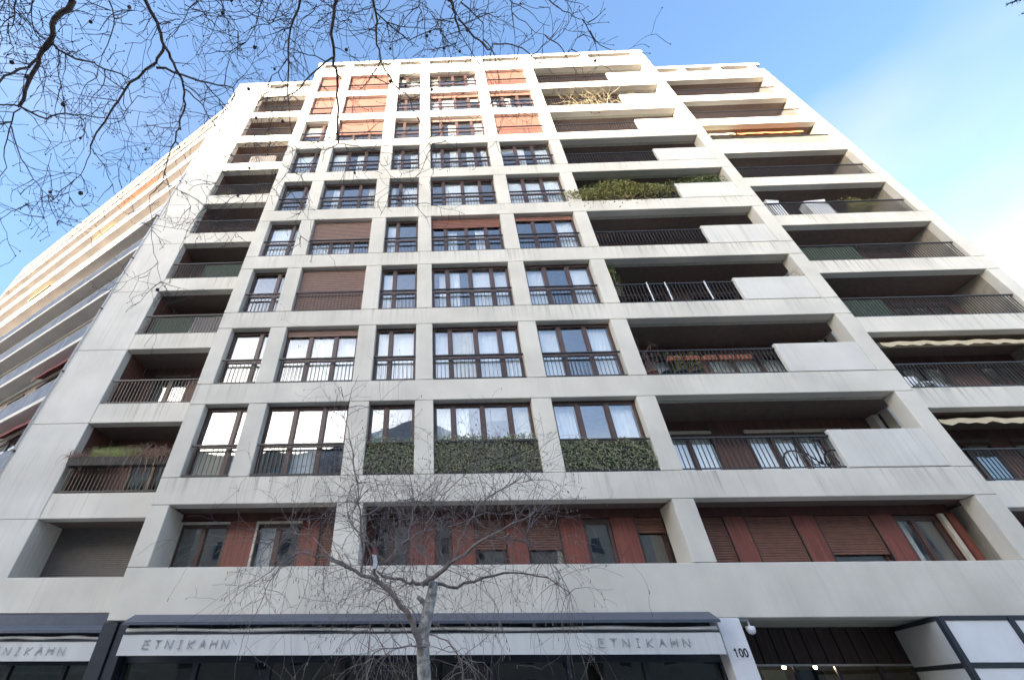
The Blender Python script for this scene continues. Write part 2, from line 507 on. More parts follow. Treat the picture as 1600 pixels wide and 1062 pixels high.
# side walls of the projecting block
box("side_wall", CL + .004, CL + .03, D + WP + .01, D + 6, 3.7, 32.5, CON, B)
for k in range(1, 11):
    z0, z1 = (TT(k), BB(k + 1)) if k < 10 else (TT(k), 32.5)
    box("side_spandrel", CR - .03, CR - .004, D + WP + .01, D + 6, z0, z1, CON, B)
    if k > 1: box("side_parapet", CR - .16, CR - .02, D + .43, D + 1.3, BB(k) - .02, BB(k) + 1.0, CONP, B)
    box("side_wall", CR - .16, CR - .006, D + (1.32 if k > 1 else .43), D + 6, BB(k) + .001, TT(k) - .001, CON, B)

# --- windows of the grid
SPLIT = [(.76, .24), (.345, .35, .305), (.37, .63), (.2, .3, .28, .22), (.31, .345, .345)]
def window_frame_mesh(W, H, split, tr=.44, fw=.055, m=FRAME):
    def fn():
        b = MB().mat(m)
        y0, y1 = -.035, .035
        b.box(-W / 2, -W / 2 + fw, y0, y1, 0, H); b.box(W / 2 - fw, W / 2, y0, y1, 0, H)
        b.box(-W / 2 + fw, W / 2 - fw, y0, y1, 0, fw); b.box(-W / 2 + fw, W / 2 - fw, y0, y1, H - .11, H)
        x = -W / 2
        for s in split[:-1]:
            x += s * W
            b.box(x - .055, x + .055, y0 - .01, y1, fw, H - .11)
        x = -W / 2
        for i, s in enumerate(split):
            a = x + (fw if i == 0 else .055); c = x + s * W - (fw if i == len(split) - 1 else .055)
            if tr: b.box(a, c, y0 + .004, y1 - .004, tr * H - .045, tr * H + .045)
            # slim sash border
            for (p, q, r, t) in ((a, a + .022, fw, H - .11), (c - .022, c, fw, H - .11)): b.box(p, q, y0 + .012, y1 - .012, r, t)
            x += s * W
        return b.mesh("window")
    return cached(("wf", round(W, 3), round(H, 3), split, tr, fw, m.name), fn)
def curtain_mesh(W, H, m, fold=.11, amp=.012, var=0):
    fold *= (1, 1.6, .8, 2.4)[var]; amp *= (1, .6, 1.3, .35)[var]
    def fn():
        b = MB().mat(m)
        n = max(6, int(W / fold * 4))
        rnd = random.Random(int(W * 100) + var * 7); ph = 0
        pts = []
        for i in range(n + 1):
            ph += rnd.uniform(1.0, 2.2)
            pts.append((-W / 2 + W * i / n, amp * math.sin(ph)))
        for i in range(n):
            (xa, ya), (xb, yb) = pts[i], pts[i + 1]
            b.quad((xa, ya, 0), (xb, yb, 0), (xb, yb, H), (xa, ya, H))
        return b.mesh("curtain", True)
    return cached(("cu", round(W, 2), round(H, 2), m.name, var), fn)
def window(parent, xc, yg, zb, W, H, split, tr=.44, curt="auto", rnd=None, m=FRAME, gm=GLASS):
    o = link("window", window_frame_mesh(W, H, split, tr, m=m), parent, (xc, yg, zb))
    x = xc - W / 2
    for i, s in enumerate(split):
        a, c = x + .07, x + s * W - .07
        zs = [(zb + .06, zb + tr * H - .045), (zb + tr * H + .045, zb + H - .11)] if tr else [(zb + .06, zb + H - .11)]
        for (p, q) in zs: box("pane", a, c, yg + .004, yg + .012, p, q, gm, o)
        if rnd is not None:
            r = rnd.random()
            if r < .70:
                full = rnd.random() < .7
                cw = (c - a) * (1.0 if full else .55)
                cm = CURT if rnd.random() < .88 else CURTB
                side = rnd.random() < .5
                xx_ = a + cw / 2 if side else c - cw / 2
                if rnd.random() < .14:
                    hb_ = rnd.uniform(.4, 1.1)
                    box("roller_blind", a, c, yg + .06, yg + .066, zb + H - .1 - hb_, zb + H - .1, rnd.choice((CURT, CURTB, TANG)), o)
                else:
                    link("curtain", curtain_mesh(cw, H - .12, cm, var=rnd.randrange(4)), o, (xx_, yg + rnd.uniform(.08, .2), zb + .03))
        x += s * W
    return o
def shutter_mesh(W, H, m, pitch=.05):
    def fn():
        b = MB().mat(m)
        n = max(2, int(H / pitch)); p = H / n
        for i in range(n):
            z = i * p
            b.prism_x([(.004, z + .005), (-.013, z + p * .22), (-.016, z + p * .5), (-.010, z + p * .82), (.004, z + p - .002), (.008, z + p * .5)], -W / 2, W / 2)
        b.box(-W / 2, W / 2, .006, .012, 0, H)
        b.box(-W / 2 - .012, -W / 2 + .02, -.02, .02, 0, H); b.box(W / 2 - .02, W / 2 + .012, -.02, .02, 0, H)
        return b.mesh("roller_shutter")
    return cached(("sh", round(W, 3), round(H, 3), m.name, pitch), fn)
def rail_mesh(W, bottom=.05):
    def fn():
        b = MB().mat(RAIL)
        b.box(-W / 2, W / 2, -.028, .028, .865, .905)
        return b.mesh("railing")
    return cached(("rl", round(W, 3), bottom), fn)
def bars_mesh(W, pitch=.115, h=.865, z0=.05, t=.007):
    def fn():
        b = MB().mat(RAIL)
        n = int(W / pitch)
        for i in range(1, n):
            x = -W / 2 + W * i / n
            b.box(x - t, x + t, -t, t, z0 + .03, h)
        return b.mesh("balusters")
    return cached(("br", round(W, 3), pitch, h), fn)
BARM = None
def railing(parent, x0, x1, y, zb, pitch=.115, single=False, t=.007):
    global BARM
    W = x1 - x0 - .01
    o = link("railing", rail_mesh(W), parent, ((x0 + x1) / 2, y, zb))
    box("bottom_rail", x0 + .005, x1 - .005, y - .014, y + .014, zb + .05, zb + .08, RAIL, o)
    if not single:
        tag(link("balusters", bars_mesh(W, pitch, t=t), o, ((x0 + x1) / 2, y, zb)), kind="stuff")
    else:
        n = int(W / pitch)
        for i in range(1, n):
            x = x0 + .005 + W * i / n
            link("baluster", box_mesh(2 * t, 2 * t, .785, RAIL), o, (x, y, zb + .4725))
    return o
SHUTS = {  # storey -> {window index: (fraction closed, material)}
    10: {0: (1, SHUT2), 1: (1, SHUT2), 4: (1, SHUT2)},
    9: {0: (.72, SHUT2), 1: (1, SHUT2), 4: (.12, SHUT2), 3: (.12, SHUT2)},
    8: {1: (.58, SHUT2), 4: (1, SHUT2), 3: (.1, SHUT)},
    5: {1: (.58, SHUT), 3: (.27, SHUT2), 4: (.12, SHUT2)},
    4: {1: (1, SHUT)},
    3: {1: (.13, SHUT)},
}
rw = random.Random(11)
for k in range(2, 11):
    for i, (a, c) in enumerate(WIN):
        yg = D + .255
        zb = BB(k)
        tr = .44
        window(B, (a + c) / 2, yg, zb + .01, c - a - .012, HO - .02, SPLIT[i], tr, rnd=rw)
        box("sill", a + .006, c - .006, D + .02, D + .2, zb - .002, zb + .02, RAIL, B)
        railing(B, a, c, D + .07, zb)
        if k in SHUTS and i in SHUTS[k]:
            fr, mm = SHUTS[k][i]
            h = (HO - .06) * fr
            link("roller_shutter", shutter_mesh(c - a - .09, h, mm, .085), B, ((a + c) / 2, yg - .065, TT(k) - .02 - h))
# faux-ivy screens on three railings of storey 2
def ivy_mesh(W, H, seed):
    rnd = random.Random(seed)
    b = MB().mat(IVYB)
    b.box(-W / 2, W / 2, .006, .012, 0, H - .06)
    b.mat(IVY)
    for _ in range(int(W * H * 900)):
        x = rnd.uniform(-W / 2, W / 2)
        bul = math.sin(x * 5.1 + seed) * .5 + math.sin(x * 11.7 + seed * 2) * .3
        z = rnd.uniform(.01, H + .035 + .05 * bul) + (rnd.uniform(0, .07) if rnd.random() < .05 else 0)
        y = rnd.uniform(-.085, .0) * (1 + .35 * math.sin(x * 7 + z * 9 + seed)) - (.03 if rnd.random() < .1 else 0)
        s = rnd.uniform(.018, .04)
        a = rnd.uniform(0, 6.28); tilt = rnd.uniform(-.9, .9); tz = rnd.uniform(-.3, .9)
        u = Vector((math.cos(a), tilt * .6, math.sin(a))).normalized() * s
        n = Vector((rnd.uniform(-.5, .5), -1, tz)).normalized()
        v = n.cross(u).normalized() * s * .8
        p = Vector((x, y, z))
        b.quad(p - u, p - v * .8 + u * .2, p + u, p + v * .8 + u * .2)
    return b.mesh("ivy_screen")
for i, hh in ((2, .96), (3, 1.0), (4, .84)):
    a, c = WIN[i]
    link("ivy_screen", ivy_mesh(c - a - .03, hh, i), B, ((a + c) / 2, D + .115, BB(2) + .03))

# --- right-hand balconies of the centre block
YB = 12.25      # back wall of the balconies
def back_wall(parent, x0, x1, y, k, parts, mat=CLAD, H=HO):
    """cladding panels and windows across a loggia; parts = [(kind, width)]"""
    x = x0
    tot = sum(p[1] for p in parts)
    zb = BB(k) + .02 if k > 1 else BB(k)
    for kind, wd in parts:
        wd = wd * (x1 - x0) / tot
        if kind == 'c': box("cladding_panel", x + .004, x + wd - .004, y, y + .06, zb - .1, TT(k) + .03, mat, parent)
        else:
            n = int(kind[1]); hw = H - .42
            box("lintel_panel", x + .004, x + wd - .004, y, y + .06, zb + hw + .004, TT(k) + .03, mat, parent)
            box("blind_box", x + .03, x + wd - .03, y - .07, y - .002, zb + hw - .02, zb + hw + .07, FRAMEL if kind[0] == 'b' else CEIL, parent)
            window(parent, x + wd / 2, y + .02, zb, wd - .01, hw, tuple([1 / n] * n), .16, rnd=None)
            cm = CURT if kind[0] in 'bw' else None
            if cm: link("curtain", curtain_mesh(wd - .12, hw - .1, cm), parent, (x + wd / 2, y + .17, zb + .03))
        x += wd
BALP = {2: [('b3', 2.0), ('c', .8), ('b4', 2.5), ('c', .8)], 3: [('c', .4), ('w2', 1.3), ('c', .9), ('w3', 2.2), ('c', 1.0)]}
for k in range(2, 11):
    zb = BB(k)
    box("balcony_floor", BAL[0] - .02, CR - .17, D + WP + .004, YB, zb - .13, zb - .03, SOFF, B)
    # beam underside in concrete then dark ceiling
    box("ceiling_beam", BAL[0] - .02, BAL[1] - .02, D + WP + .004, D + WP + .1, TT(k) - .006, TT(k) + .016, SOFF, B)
    pt = BALP.get(k, [('c', .4), (random.choice(('g3', 'w3', 'g3')), 2.1), ('c', .8), (random.choice(('g3', 'w3')), 2.2), ('c', .7)])
    back_wall(B, BAL[0] - .2, CR - .17, YB, k, pt)
    box("balcony_end_wall", BAL[0] - .26, BAL[0] - .2, D + WP + .004, YB, zb - .02, TT(k) + .01, CONP if k > 3 else CON, B)
    railing(B, BAL[0], 9.87, D + .09, zb, .118, single=(k in (2, 3)), t=.009)
    box("balcony_panel", 9.87, 12.243, D + .005, D + .12, zb + .022, zb + 1.02, CONP, B, .012)

# --- storey 1: band of rust-red cladding
def band(parent, elems, y, k=1):
    """elems: (kind, x0, x1)"""
    zb, zt = BB(1), TT(1)
    H = zt - zb
    for e in elems:
        kind, a, c = e[:3]
        if kind == 'p': box("cladding_panel", a + .004, c - .004, y - .012, y + .05, zb - .1, zt - .2, RED, parent)
        elif kind == 'd': box("cladding_panel", a + .004, c - .004, y - .012, y + .05, zb - .1, zt - .2, REDD, parent)
        elif kind == 's':
            gap = e[3] if len(e) > 3 else 0.0
            mm = SHUTF
            h = H - .2 - gap
            window(parent, (a + c) / 2, y + .12, zb - .08, c - a - .01, H - .14, (1.0,), 0, rnd=None)
            link("roller_shutter", shutter_mesh(c - a - .05, h, mm, .054), parent, ((a + c) / 2, y + .04, zb + gap))
            box("shutter_guide", a - .012, a + .012, y - .02, y + .06, zb - .08, zt - .2, RAIL, parent)
            box("shutter_guide", c - .012, c + .012, y - .02, y + .06, zb - .08, zt - .2, RAIL, parent)
        elif kind == 'w':
            cfrac = e[3] if len(e) > 3 else 0
            fm = e[4] if len(e) > 4 else FRAME
            split = e[5] if len(e) > 5 else (.5, .5)
            window(parent, (a + c) / 2, y + .05, zb - .08, c - a - .01, H - .14, split, 0, rnd=None, m=FRAME)
            if fm is FRAMEL:
                o = MB().mat(FRAMEL)
                W = c - a
                o.box(-W / 2, -W / 2 + .05, -.05, .03, 0, H - .12); o.box(-W / 2 + .05, W / 2, -.05, .03, H - .17, H - .12)
                o.build("window_surround", parent, ((a + c) / 2, y, zb - .08))
            if cfrac:
                cw = (c - a - .1) * cfrac
                link("curtain", curtain_mesh(cw, H - .2, CURT), parent, (a + .06 + cw / 2, y + .2, zb - .05))
    x0, x1 = elems[0][1], elems[-1][2]
    box("lintel_panel", x0, x1, y - .014, y + .05, zt - .196, zt + .015, REDD, parent)
YF = 11.44
band(B, [('w', -6.64, -5.37, .0, FRAMEL), ('p', -5.37, -4.68), ('w', -4.68, -3.53, .42, FRAMEL), ('p', -3.53, -3.07), ('s', -3.07, -2.55, 0, SHUT2)], YF)
band(B, [('d', -1.91, -1.76), ('w', -1.76, -.83, .0), ('p', -.83, -.22), ('w', -.22, .2, .0, FRAME, (1.,)), ('p', .2, .75), ('s', .75, 1.5, .48), ('p', 1.5, 2.01), ('s', 2.01, 2.82, .46),
         ('p', 2.82, 3.41), ('w', 3.41, 4.08, .0, FRAME, (1.,)), ('p', 4.08, 4.67), ('s', 4.67, 5.37, .82, SHUT2)], YF)
band(B, [('s', 5.89, 6.82, 0), ('p', 6.82, 7.32), ('s', 7.32, 8.45, 0), ('p', 8.45, 8.98), ('s', 8.98, 10.3, .30, SHUT2), ('p', 10.3, 10.82), ('w', 10.82, 11.84, .33, FRAME, (.42, .58)), ('d', 11.84, 12.25)], YF)
box("window_post", 11.86, 11.96, YF - .1, YF - .02, BB(1) - .08, TT(1) - .21, FRAMEL, B)
box("cladding_panel", 12.02, 12.2, YF - .1, YF - .02, BB(1) - .08, TT(1) - .21, RED, B)
box("band_floor", CL + .1, CR - .2, D + .46, YF + .1, BB(1) - .12, BB(1) - .08, SOFF, B)

# --- wings, set back about a metre
def wing(x0, x1, o0, o1, blind_left, seed, parts):
    """precast pieces of a wing with one loggia per storey between o0 and o1"""
    for k in range(1, 11):
        z1 = BB(k + 1) if k < 10 else 32.45
        piece("spandrel", o0 if blind_left else x0, o1 if blind_left else x1, DW, DW + .3, TT(k), z1, CONW)
        if blind_left:
            zz0, zz1 = (TT(k), TT(k + 1)) if k < 10 else (TT(k), 33.3)
            piece("wall_panel", x0, o0, DW, DW + .3, zz0, zz1, CONP)
            if k == 1: piece("wall_panel", x0, o0, DW, DW + .3, 3.94, TT(1), CONP)
            piece("pier", o1, x1, DW, DW + .3, BB(k), TT(k), CONW)
            box("reveal", o0 - .02, o0 + .004, DW + .302, 12.8, BB(k) - .02, TT(k) + .01, CONP if k == 1 else CLADY, B)
        else:
            piece("pier", x0, o0, DW, DW + .3, BB(k), TT(k), CONW)
            piece("pier", o1, x1, DW, DW + .3, BB(k), TT(k), CONW)
            box("reveal", o1 - .004, o1 + .02, DW + .302, 13.1, BB(k) - .02, TT(k) + .01, TANG, B)
            box("privacy_screen", o0 + .55, o0 + .62, DW + .25, 13.0, BB(k) - .02, TT(k) - .35, SHUTG if k % 3 else CONW, B)
        yb = 12.85 if blind_left else 13.1
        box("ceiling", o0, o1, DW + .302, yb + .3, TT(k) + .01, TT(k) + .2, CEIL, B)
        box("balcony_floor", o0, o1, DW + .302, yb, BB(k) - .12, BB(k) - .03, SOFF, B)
        if k > 1:
            back_wall(B, o0, o1, yb, k, parts[k % len(parts)])
            railing(B, o0, o1, DW + .08, BB(k), .11, single=(blind_left and k in (2, 3)), t=.009)
    piece("base_beam", x0, x1, DW, DW + .4, 3.94, BB(1), CONW)
    n = 3 if not blind_left else 2
    box("roof_screen", x0 + .1, x1 - .1, DW + .47, DW + .5, 32.62, 32.97, ROOFB, B)
    piece("roof_cap", x0, x1, DW - .02, DW + .9, 32.98, 33.3, CONW)
    for i in range(n + 1):
        xx = o0 + (o1 - o0) * i / n
        piece("roof_pier", max(x0, xx - .22), min(x1, xx + .22), DW + .03, DW + .45, 32.45, 32.98, CONW)
    box("roof_slab", x0 + .05, x1 - .05, DW + .32, DW + 10, 32.0, 32.35, CORE, B)
wing(-12.5, -7.0, -10.65, -7.3, True, 3, [[('c', .5), ('g2', 1.4), ('c', .4), ('w2', 1.2)], [('c', .7), ('w3', 2.2), ('c', .3)], [('c', 1.0), ('g2', 1.5), ('c', .8)]])
wing(12.8, 20.3, 13.35, 19.8, False, 5, [[('c', .9), ('g3', 2.4), ('c', .6), ('g3', 2.2), ('c', .4)], [('c', .9), ('w4', 2.9), ('c', 1.2), ('g2', 1.2), ('c', .3)]])
box("reveal", -12.46, -12.3, DW + .302, DW + 10, 3.7, 32.4, CON, B)
box("side_wall", 20.2, 20.296, DW + .302, DW + 10, 3.7, 32.4, CONW, B)
box("core_wall", -12.3, -7.1, 14.6, 14.8, 3.7, 32.0, CORE, B)
box("core_wall", 12.9, 20.2, 14.8, 15.0, 3.7, 32.0, CORE, B)
# grey roller shutter on storey 1 of the left wing
link("roller_shutter", shutter_mesh(3.3, 1.36, SHUTG, .05), B, (-8.98, 12.6, BB(1) + .06))
box("cladding_panel", 13.35, 19.8, 12.9, 12.96, BB(1) - .1, TT(1), REDD, B)
# rain pipe down the left corner
pb = MB().mat(WPAINT); pb.tube([(0, 0, 0), (0, 0, 28.6)], .022, 8)
pipe = pb.build("rain_pipe", B, (-12.46, DW - .036, 3.9), True)
for k in range(1, 11): box("pipe_clip", -12.50, -12.42, DW - .07, DW, TT(k) - .9, TT(k) - .84, RAIL, pipe)
vb = MB().mat(NAVYD); vb.lathe([(.10, 0), (.10, .3), (.16, .32), (.16, .42), (.02, .52)], n=10)
vb.build("roof_object", B, (-12.2, DW + .3, 33.3))  # small dark object on the roof's left corner, of unknown kind

# --- fixed awnings on the balconies
def awning(parent, x0, x1, y, z, mat, drop=.35, out=.5, scallop=True, name="balcony_awning"):
    b = MB().mat(mat)
    W = x1 - x0
    b.box(-W / 2, W / 2, -.03, .05, .0, .06)
    n = max(8, int(W / .12)); vals = []
    for i in range(n + 1):
        x = -W / 2 + W * i / n
        sag = -.02 * math.sin(i * .9) - .015 * math.sin(i * .37 + 1)
        vals.append((x, sag))
    for i in range(n):
        (xa, sa), (xb, sb) = vals[i], vals[i + 1]
        b.quad((xa, -.03, .03), (xb, -.03, .03), (xb, -out, -drop + sb), (xa, -out, -drop + sa))
        va = -drop - .16 + (.03 * math.cos(i * 1.57) if scallop else 0); vb_ = -drop - .16 + (.03 * math.cos((i + 1) * 1.57) if scallop else 0)
        b.quad((xa, -out, -drop + sa), (xb, -out, -drop + sb), (xb, -out - .01, vb_ + sb), (xa, -out - .01, va + sa))
    return b.build(name, parent, ((x0 + x1) / 2, y, z))
awning(B, 14.35, 19.75, 12.35, TT(3) - .10, CANVC, .12, .45)
awning(B, 14.25, 16.9, 12.35, TT(2) - .10, CANVC, .12, .45)
awning(B, 17.0, 19.75, 12.35, TT(2) - .10, CANVC, .12, .45)
awning(B, 14.0, 15.7, 12.4, TT(8) - .16, CANVC, .10, .4)
awning(B, 15.8, 19.2, 12.4, TT(8) - .16, CANVO, .10, .4)
# pale canvas tied behind the railing of storey 8, green netting behind others
for (kk, m_, x0_, x1_) in ((8, CANVG, 13.9, 19.7), (5, NETG, 13.5, 16.1), (4, NETG, 13.6, 15.4)):
    cm = MB().mat(m_)
    n = int((x1_ - x0_) / .12)
    for i in range(n):
        a, c = x0_ + (x1_ - x0_) * i / n, x0_ + (x1_ - x0_) * (i + 1) / n
        y_ = lambda t: .012 * math.sin(t * 9)
        cm.quad((a - x0_, y_(a), 0), (c - x0_, y_(c), 0), (c - x0_, y_(c), .78), (a - x0_, y_(a), .78))
    cm.build("balcony_canvas", B, (x0_, DW + .115, BB(kk) + .07))

# --- ground floor: shopfront, awnings with lettering, entrance, display box
GL = {  # strokes on a 1 x 1 grid
    'E': [[(.85, 1), (.1, 1), (.0, 0), (.8, 0)], [(.25, .5), (.7, .5)], [(.35, .72), (.62, .72)]],
    'T': [[(.0, 1), (.95, 1)], [(.3, .78), (.65, .78)], [(.5, 1), (.42, 0)]],
    'N': [[(.0, 0), (.1, 1), (.8, .0), (.95, 1)]],
    'I': [[(.3, 1), (.7, 1)], [(.5, 1), (.42, 0)], [(.2, 0), (.6, 0)]],
    'K': [[(.1, 1), (.0, 0)], [(.9, 1), (.1, .45), (.75, 0)]],
    'A': [[(.0, 0), (.5, 1), (.9, 0)], [(.25, .42), (.7, .42)], [(.35, .6), (.62, .6)]],
    'H': [[(.1, 1), (.0, 0)], [(.9, 1), (.82, 0)], [(.05, .5), (.86, .5)], [(.25, .68), (.7, .68)]],
    '1': [[(.1, .8), (.45, 1), (.45, 0)]],
    '0': [[(.5 + .42 * math.sin(a * .5236), .5 + .5 * math.cos(a * .5236)) for a in range(13)]],
}
def letter_mesh(ch, wd, ht, t, m):
    def fn():
        b = MB().mat(m)
        for st in GL[ch]:
            for p, q in zip(st[:-1], st[1:]):
                a, c = Vector((p[0] * wd, 0, p[1] * ht)), Vector((q[0] * wd, 0, q[1] * ht))
                d = (c - a).normalized(); nrm = Vector((-d.z, 0, d.x)) * t
                a -= d * t * .6; c += d * t * .6
                i = len(b.v)
                for yy in (-.004, .0):
                    for pt in (a - nrm, c - nrm, c + nrm, a + nrm): b.v.append((pt.x, yy, pt.z))
                for qd in ((0, 1, 2, 3), (7, 6, 5, 4), (0, 4, 5, 1), (1, 5, 6, 2), (2, 6, 7, 3), (3, 7, 4, 0)): b.face([i + a_ for a_ in qd])
        return b.mesh("letter")
    return cached(("lt", ch, round(wd, 3), round(ht, 3), t, m.name), fn)
def lettering(txt, parent, x0, x1, y, z, ht, t=.008, m=TEXTM, wfac=.62):
    n = len(txt); step = (x1 - x0) / (n - 1 + wfac)
    for i, ch in enumerate(txt):
        o = link("letter", letter_mesh(ch, step * wfac, ht, t, m), parent, (x0 + i * step, y, z))
def shop_awning(x0, x1, yw, zt, texts, label):
    """folded awning: sloping hood, roller tube and hanging valance"""
    b = MB().mat(NAVY)
    xm = (x0 + x1) / 2
    h = (x1 - x0) / 2
    b.prism_x([(-.004, .0), (-.30, -.15), (-.33, -.165), (-.33, -.215), (-.004, -.16)], -h - .06, h + .06)
    o = b.build("shop_awning", B, (xm, yw, zt))
    o["label"] = label
    tb = MB().mat(CANV)
    n = 40; pts = [(-h + 2 * h * i / n, .008 * math.sin(i * 1.1) , .010 * math.sin(i * .63)) for i in range(n + 1)]
    tb.tube(pts, [.036 + .006 * math.sin(i * .8) for i in range(n + 1)], 8)
    tb.build("canvas_roll", o, (xm, yw - .2, zt - .295), True)
    box("front_bar", x0, x1, yw - .275, yw - .235, zt - .37, zt - .345, NAVYD, o)
    vb2 = MB().mat(CANV)
    n = int((x1 - x0) / .1)
    for i in range(n):
        xa, xb = -h + 2 * h * i / n, -h + 2 * h * (i + 1) / n
        f = lambda x: .007 * math.sin(x * 5.3) + .005 * math.sin(x * 13)
        vb2.quad((xa, f(xa) * 1.2, -.345), (xb, f(xb) * 1.2, -.345), (xb, f(xb) * .3, 0), (xa, f(xa) * .3, 0))
        vb2.quad((xb, f(xb) * 1.2 + .006, -.345), (xa, f(xa) * 1.2 + .006, -.345), (xa, f(xa) * .3 + .006, 0), (xb, f(xb) * .3 + .006, 0))
    v = vb2.build("valance", o, (xm, yw - .265, zt - .372), True)
    for (a, c) in texts: lettering("ETNIKAHN", o, a, c, yw - .279, zt - .372 - .235, .135)
    return o
shop_awning(-6.48, 5.28, D, 3.79, [(-6.0, -4.28), (2.92, 4.66)], "long shop awning rolled up, pale valance lettered twice")
shop_awning(-12.3, -7.35, DW, 3.75, [(-10.1, -8.24)], "shorter shop awning of the left wing with one lettered valance")
box("fascia", -12.4, -7.2, DW - .09, DW - .002, 3.64, 3.92, NAVY, B, .01)
box("corner_post", -7.17, -6.86, D + .02, D + .35, .12, 3.66, NAVYD, B, .01)
box("corner_post", -6.84, -6.62, D + .06, D + .35, .12, 3.66, NAVYD, B, .01)
box("entrance_pillar", 5.42, 5.88, D - .02, D + .5, .12, 3.677, WPAINT, B, .01)
pil = box("number_plate_base", 5.47, 5.86, D - .026, D - .0205, 3.0, 3.2, WPAINT, B)
lettering("100", pil, 5.55, 5.80, D - .027, 3.045, .125, .012, NAVYD, .8)
def shopfront(x0, x1, y, n):
    b = MB().mat(NAVYD); H = 3.5
    W = x1 - x0
    b.box(0, W, -.05, .05, 2.98 - .12, 3.55); b.box(0, W, -.05, .05, 0, .35)
    for i in range(n + 1):
        x = W * i / n
        b.box(max(0, x - .05), min(W, x + .05), -.06, .04, .35, 2.86)
    o = b.build("shopfront", B, (x0, y, .12))
    for i in range(n): box("pane", x0 + W * i / n + .05, x0 + W * (i + 1) / n - .05, y - .004, y + .004, .47, 2.98, GLASSD, o)
    return o
shopfront(-6.6, 5.42, D + .35, 8)
shopfront(-12.3, -7.2, DW + .3, 4)
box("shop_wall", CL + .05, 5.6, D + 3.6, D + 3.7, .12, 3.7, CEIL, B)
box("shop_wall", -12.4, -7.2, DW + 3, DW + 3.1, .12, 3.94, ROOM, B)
for x in (-2.6, -1.1): box("shop_shelf", x, x + .55, D + .8, D + 1.2, .12, 3.0, WARM, B, .01)
# entrance recess with vertical boards over a lit glazed screen
n = 26
for i in range(n):
    xa = 5.9 + (10.5 - 5.9) * i / n; xb = 5.9 + (10.5 - 5.9) * (i + 1) / n
    box("board", xa + .006, xb - .006, 12.58 - .02 * (i % 2), 12.66, 3.01, 3.70, DKCLAD, B, .004)
box("entrance_transom", 5.9, 10.5, 12.56, 12.64, 2.97, 3.008, STEEL, B)
for i in range(5): box("entrance_pane", 5.95 + i * .92, 5.95 + i * .92 + .84, 12.6, 12.61, .12, 2.97, GLASSD, B)
for i in range(6): box("entrance_mullion", 5.88 + i * .92, 5.94 + i * .92, 12.57, 12.64, .12, 2.97, NAVYD, B)
box("entrance_back_wall", 5.6, 12.7, 15.2, 15.3, .12, 3.7, WARM, B)
box("entrance_side_wall", 5.62, 5.7, D + .5, 15.2, .12, 3.69, DKCLAD, B)
for i in range(4): box("lobby_picture", 6.4 + i * 1.0, 7.0 + i * 1.0, 15.1, 15.19, 2.3, 2.98, (SHUT, NAVY, CURTB, POTD)[i], B)
for x in (7.72, 8.42):
    lb = MB().mat(STEEL); lb.lathe([(.015, .0), (.015, .10), (.05, .11), (.05, .12)], n=8)
    lo = lb.build("pendant_lamp", B, (x, 12.9, 2.98))
    gb = MB().mat(LAMP); gb.ball((0, 0, 0), .04, 8); gb.build("bulb", lo, (x, 12.9, 2.965), True)
cb = MB().mat(WBOX); cb.lathe([(.02, .16), (.02, .06), (.085, .05), (.085, -.02), (.06, -.07), (.015, -.09)], n=12); cb.box(-.16, 0, -.02, .02, .14, .18)
cb.build("security_camera", B, (6.12, D + .14, 3.50), True)
# projecting display box: dark frame, white panels
db = MB().mat(NAVYD)
fx, fy, bx, by = 9.56, 10.45, 10.3, 12.55      # front-left corner and back-left corner
o_ = empty("display_box", (9.6, 10.5, .12))
o_.parent = B; o_.location = Vector((9.6, 10.5, .12)) - WL[B.name]
def db_post(x, y, z0, z1, r=.045): return box("frame_post", x - r, x + r, y - r, y + r, z0, z1, NAVYD, o_)
for x in (fx, 10.86, 12.2, 13.5): db_post(x, fy, .12, 3.66)
for z in (2.9, 1.9, 3.64): box("frame_rail", fx + .046, 13.45, fy - .035, fy + .035, z - .035, z + .035, NAVYD, o_)
for (a, c) in ((fx, 10.86), (10.86, 12.2), (12.2, 13.5)):
    for (z0, z1) in ((2.94, 3.6), (1.94, 2.86), (.2, 1.86)): box("panel", a + .05, c - .05, fy - .01, fy + .01, z0, z1, PANELW, o_, .004)
sd = Vector((bx - fx, by - fy, 0)); ln_ = sd.length; sd.normalize(); nn_ = Vector((-sd.y, sd.x, 0))
def side_piece(name, s0, s1, t, z0, z1, m):
    p = [Vector((fx, fy, 0)) + sd * s0 + nn_ * t, Vector((fx, fy, 0)) + sd * s1 + nn_ * t, Vector((fx, fy, 0)) + sd * s1 - nn_ * t, Vector((fx, fy, 0)) + sd * s0 - nn_ * t]
    b = MB().mat(m); b.prism_z([(q.x - fx, q.y - fy) for q in reversed(p)], 0, z1 - z0)
    return b.build(name, o_, (fx, fy, z0))
for z in (2.9, 1.9, 3.64): side_piece("frame_rail", .05, ln_, .03, z - .035, z + .035, NAVYD)
for (z0, z1) in ((2.94, 3.6), (1.94, 2.86), (.2, 1.86)): side_piece("panel", .05, ln_ - .05, .01, z0, z1, PANELW)
box("panel_back", 10.35, 13.5, 12.5, 12.55, .12, 3.66, NAVYD, o_)

# ------------------------------------------------------------------ left neighbour, turning away down the side street
A0 = Vector((-14.49, 13.43, 0)); DV = Vector((-28.39, 15.77, 0)).normalized()
NA = empty("apartment_building", (A0.x, A0.y, .12), math.atan2(DV.y, DV.x))
tag(NA, "neighbouring block at far left with long white balcony bands running away", "building")
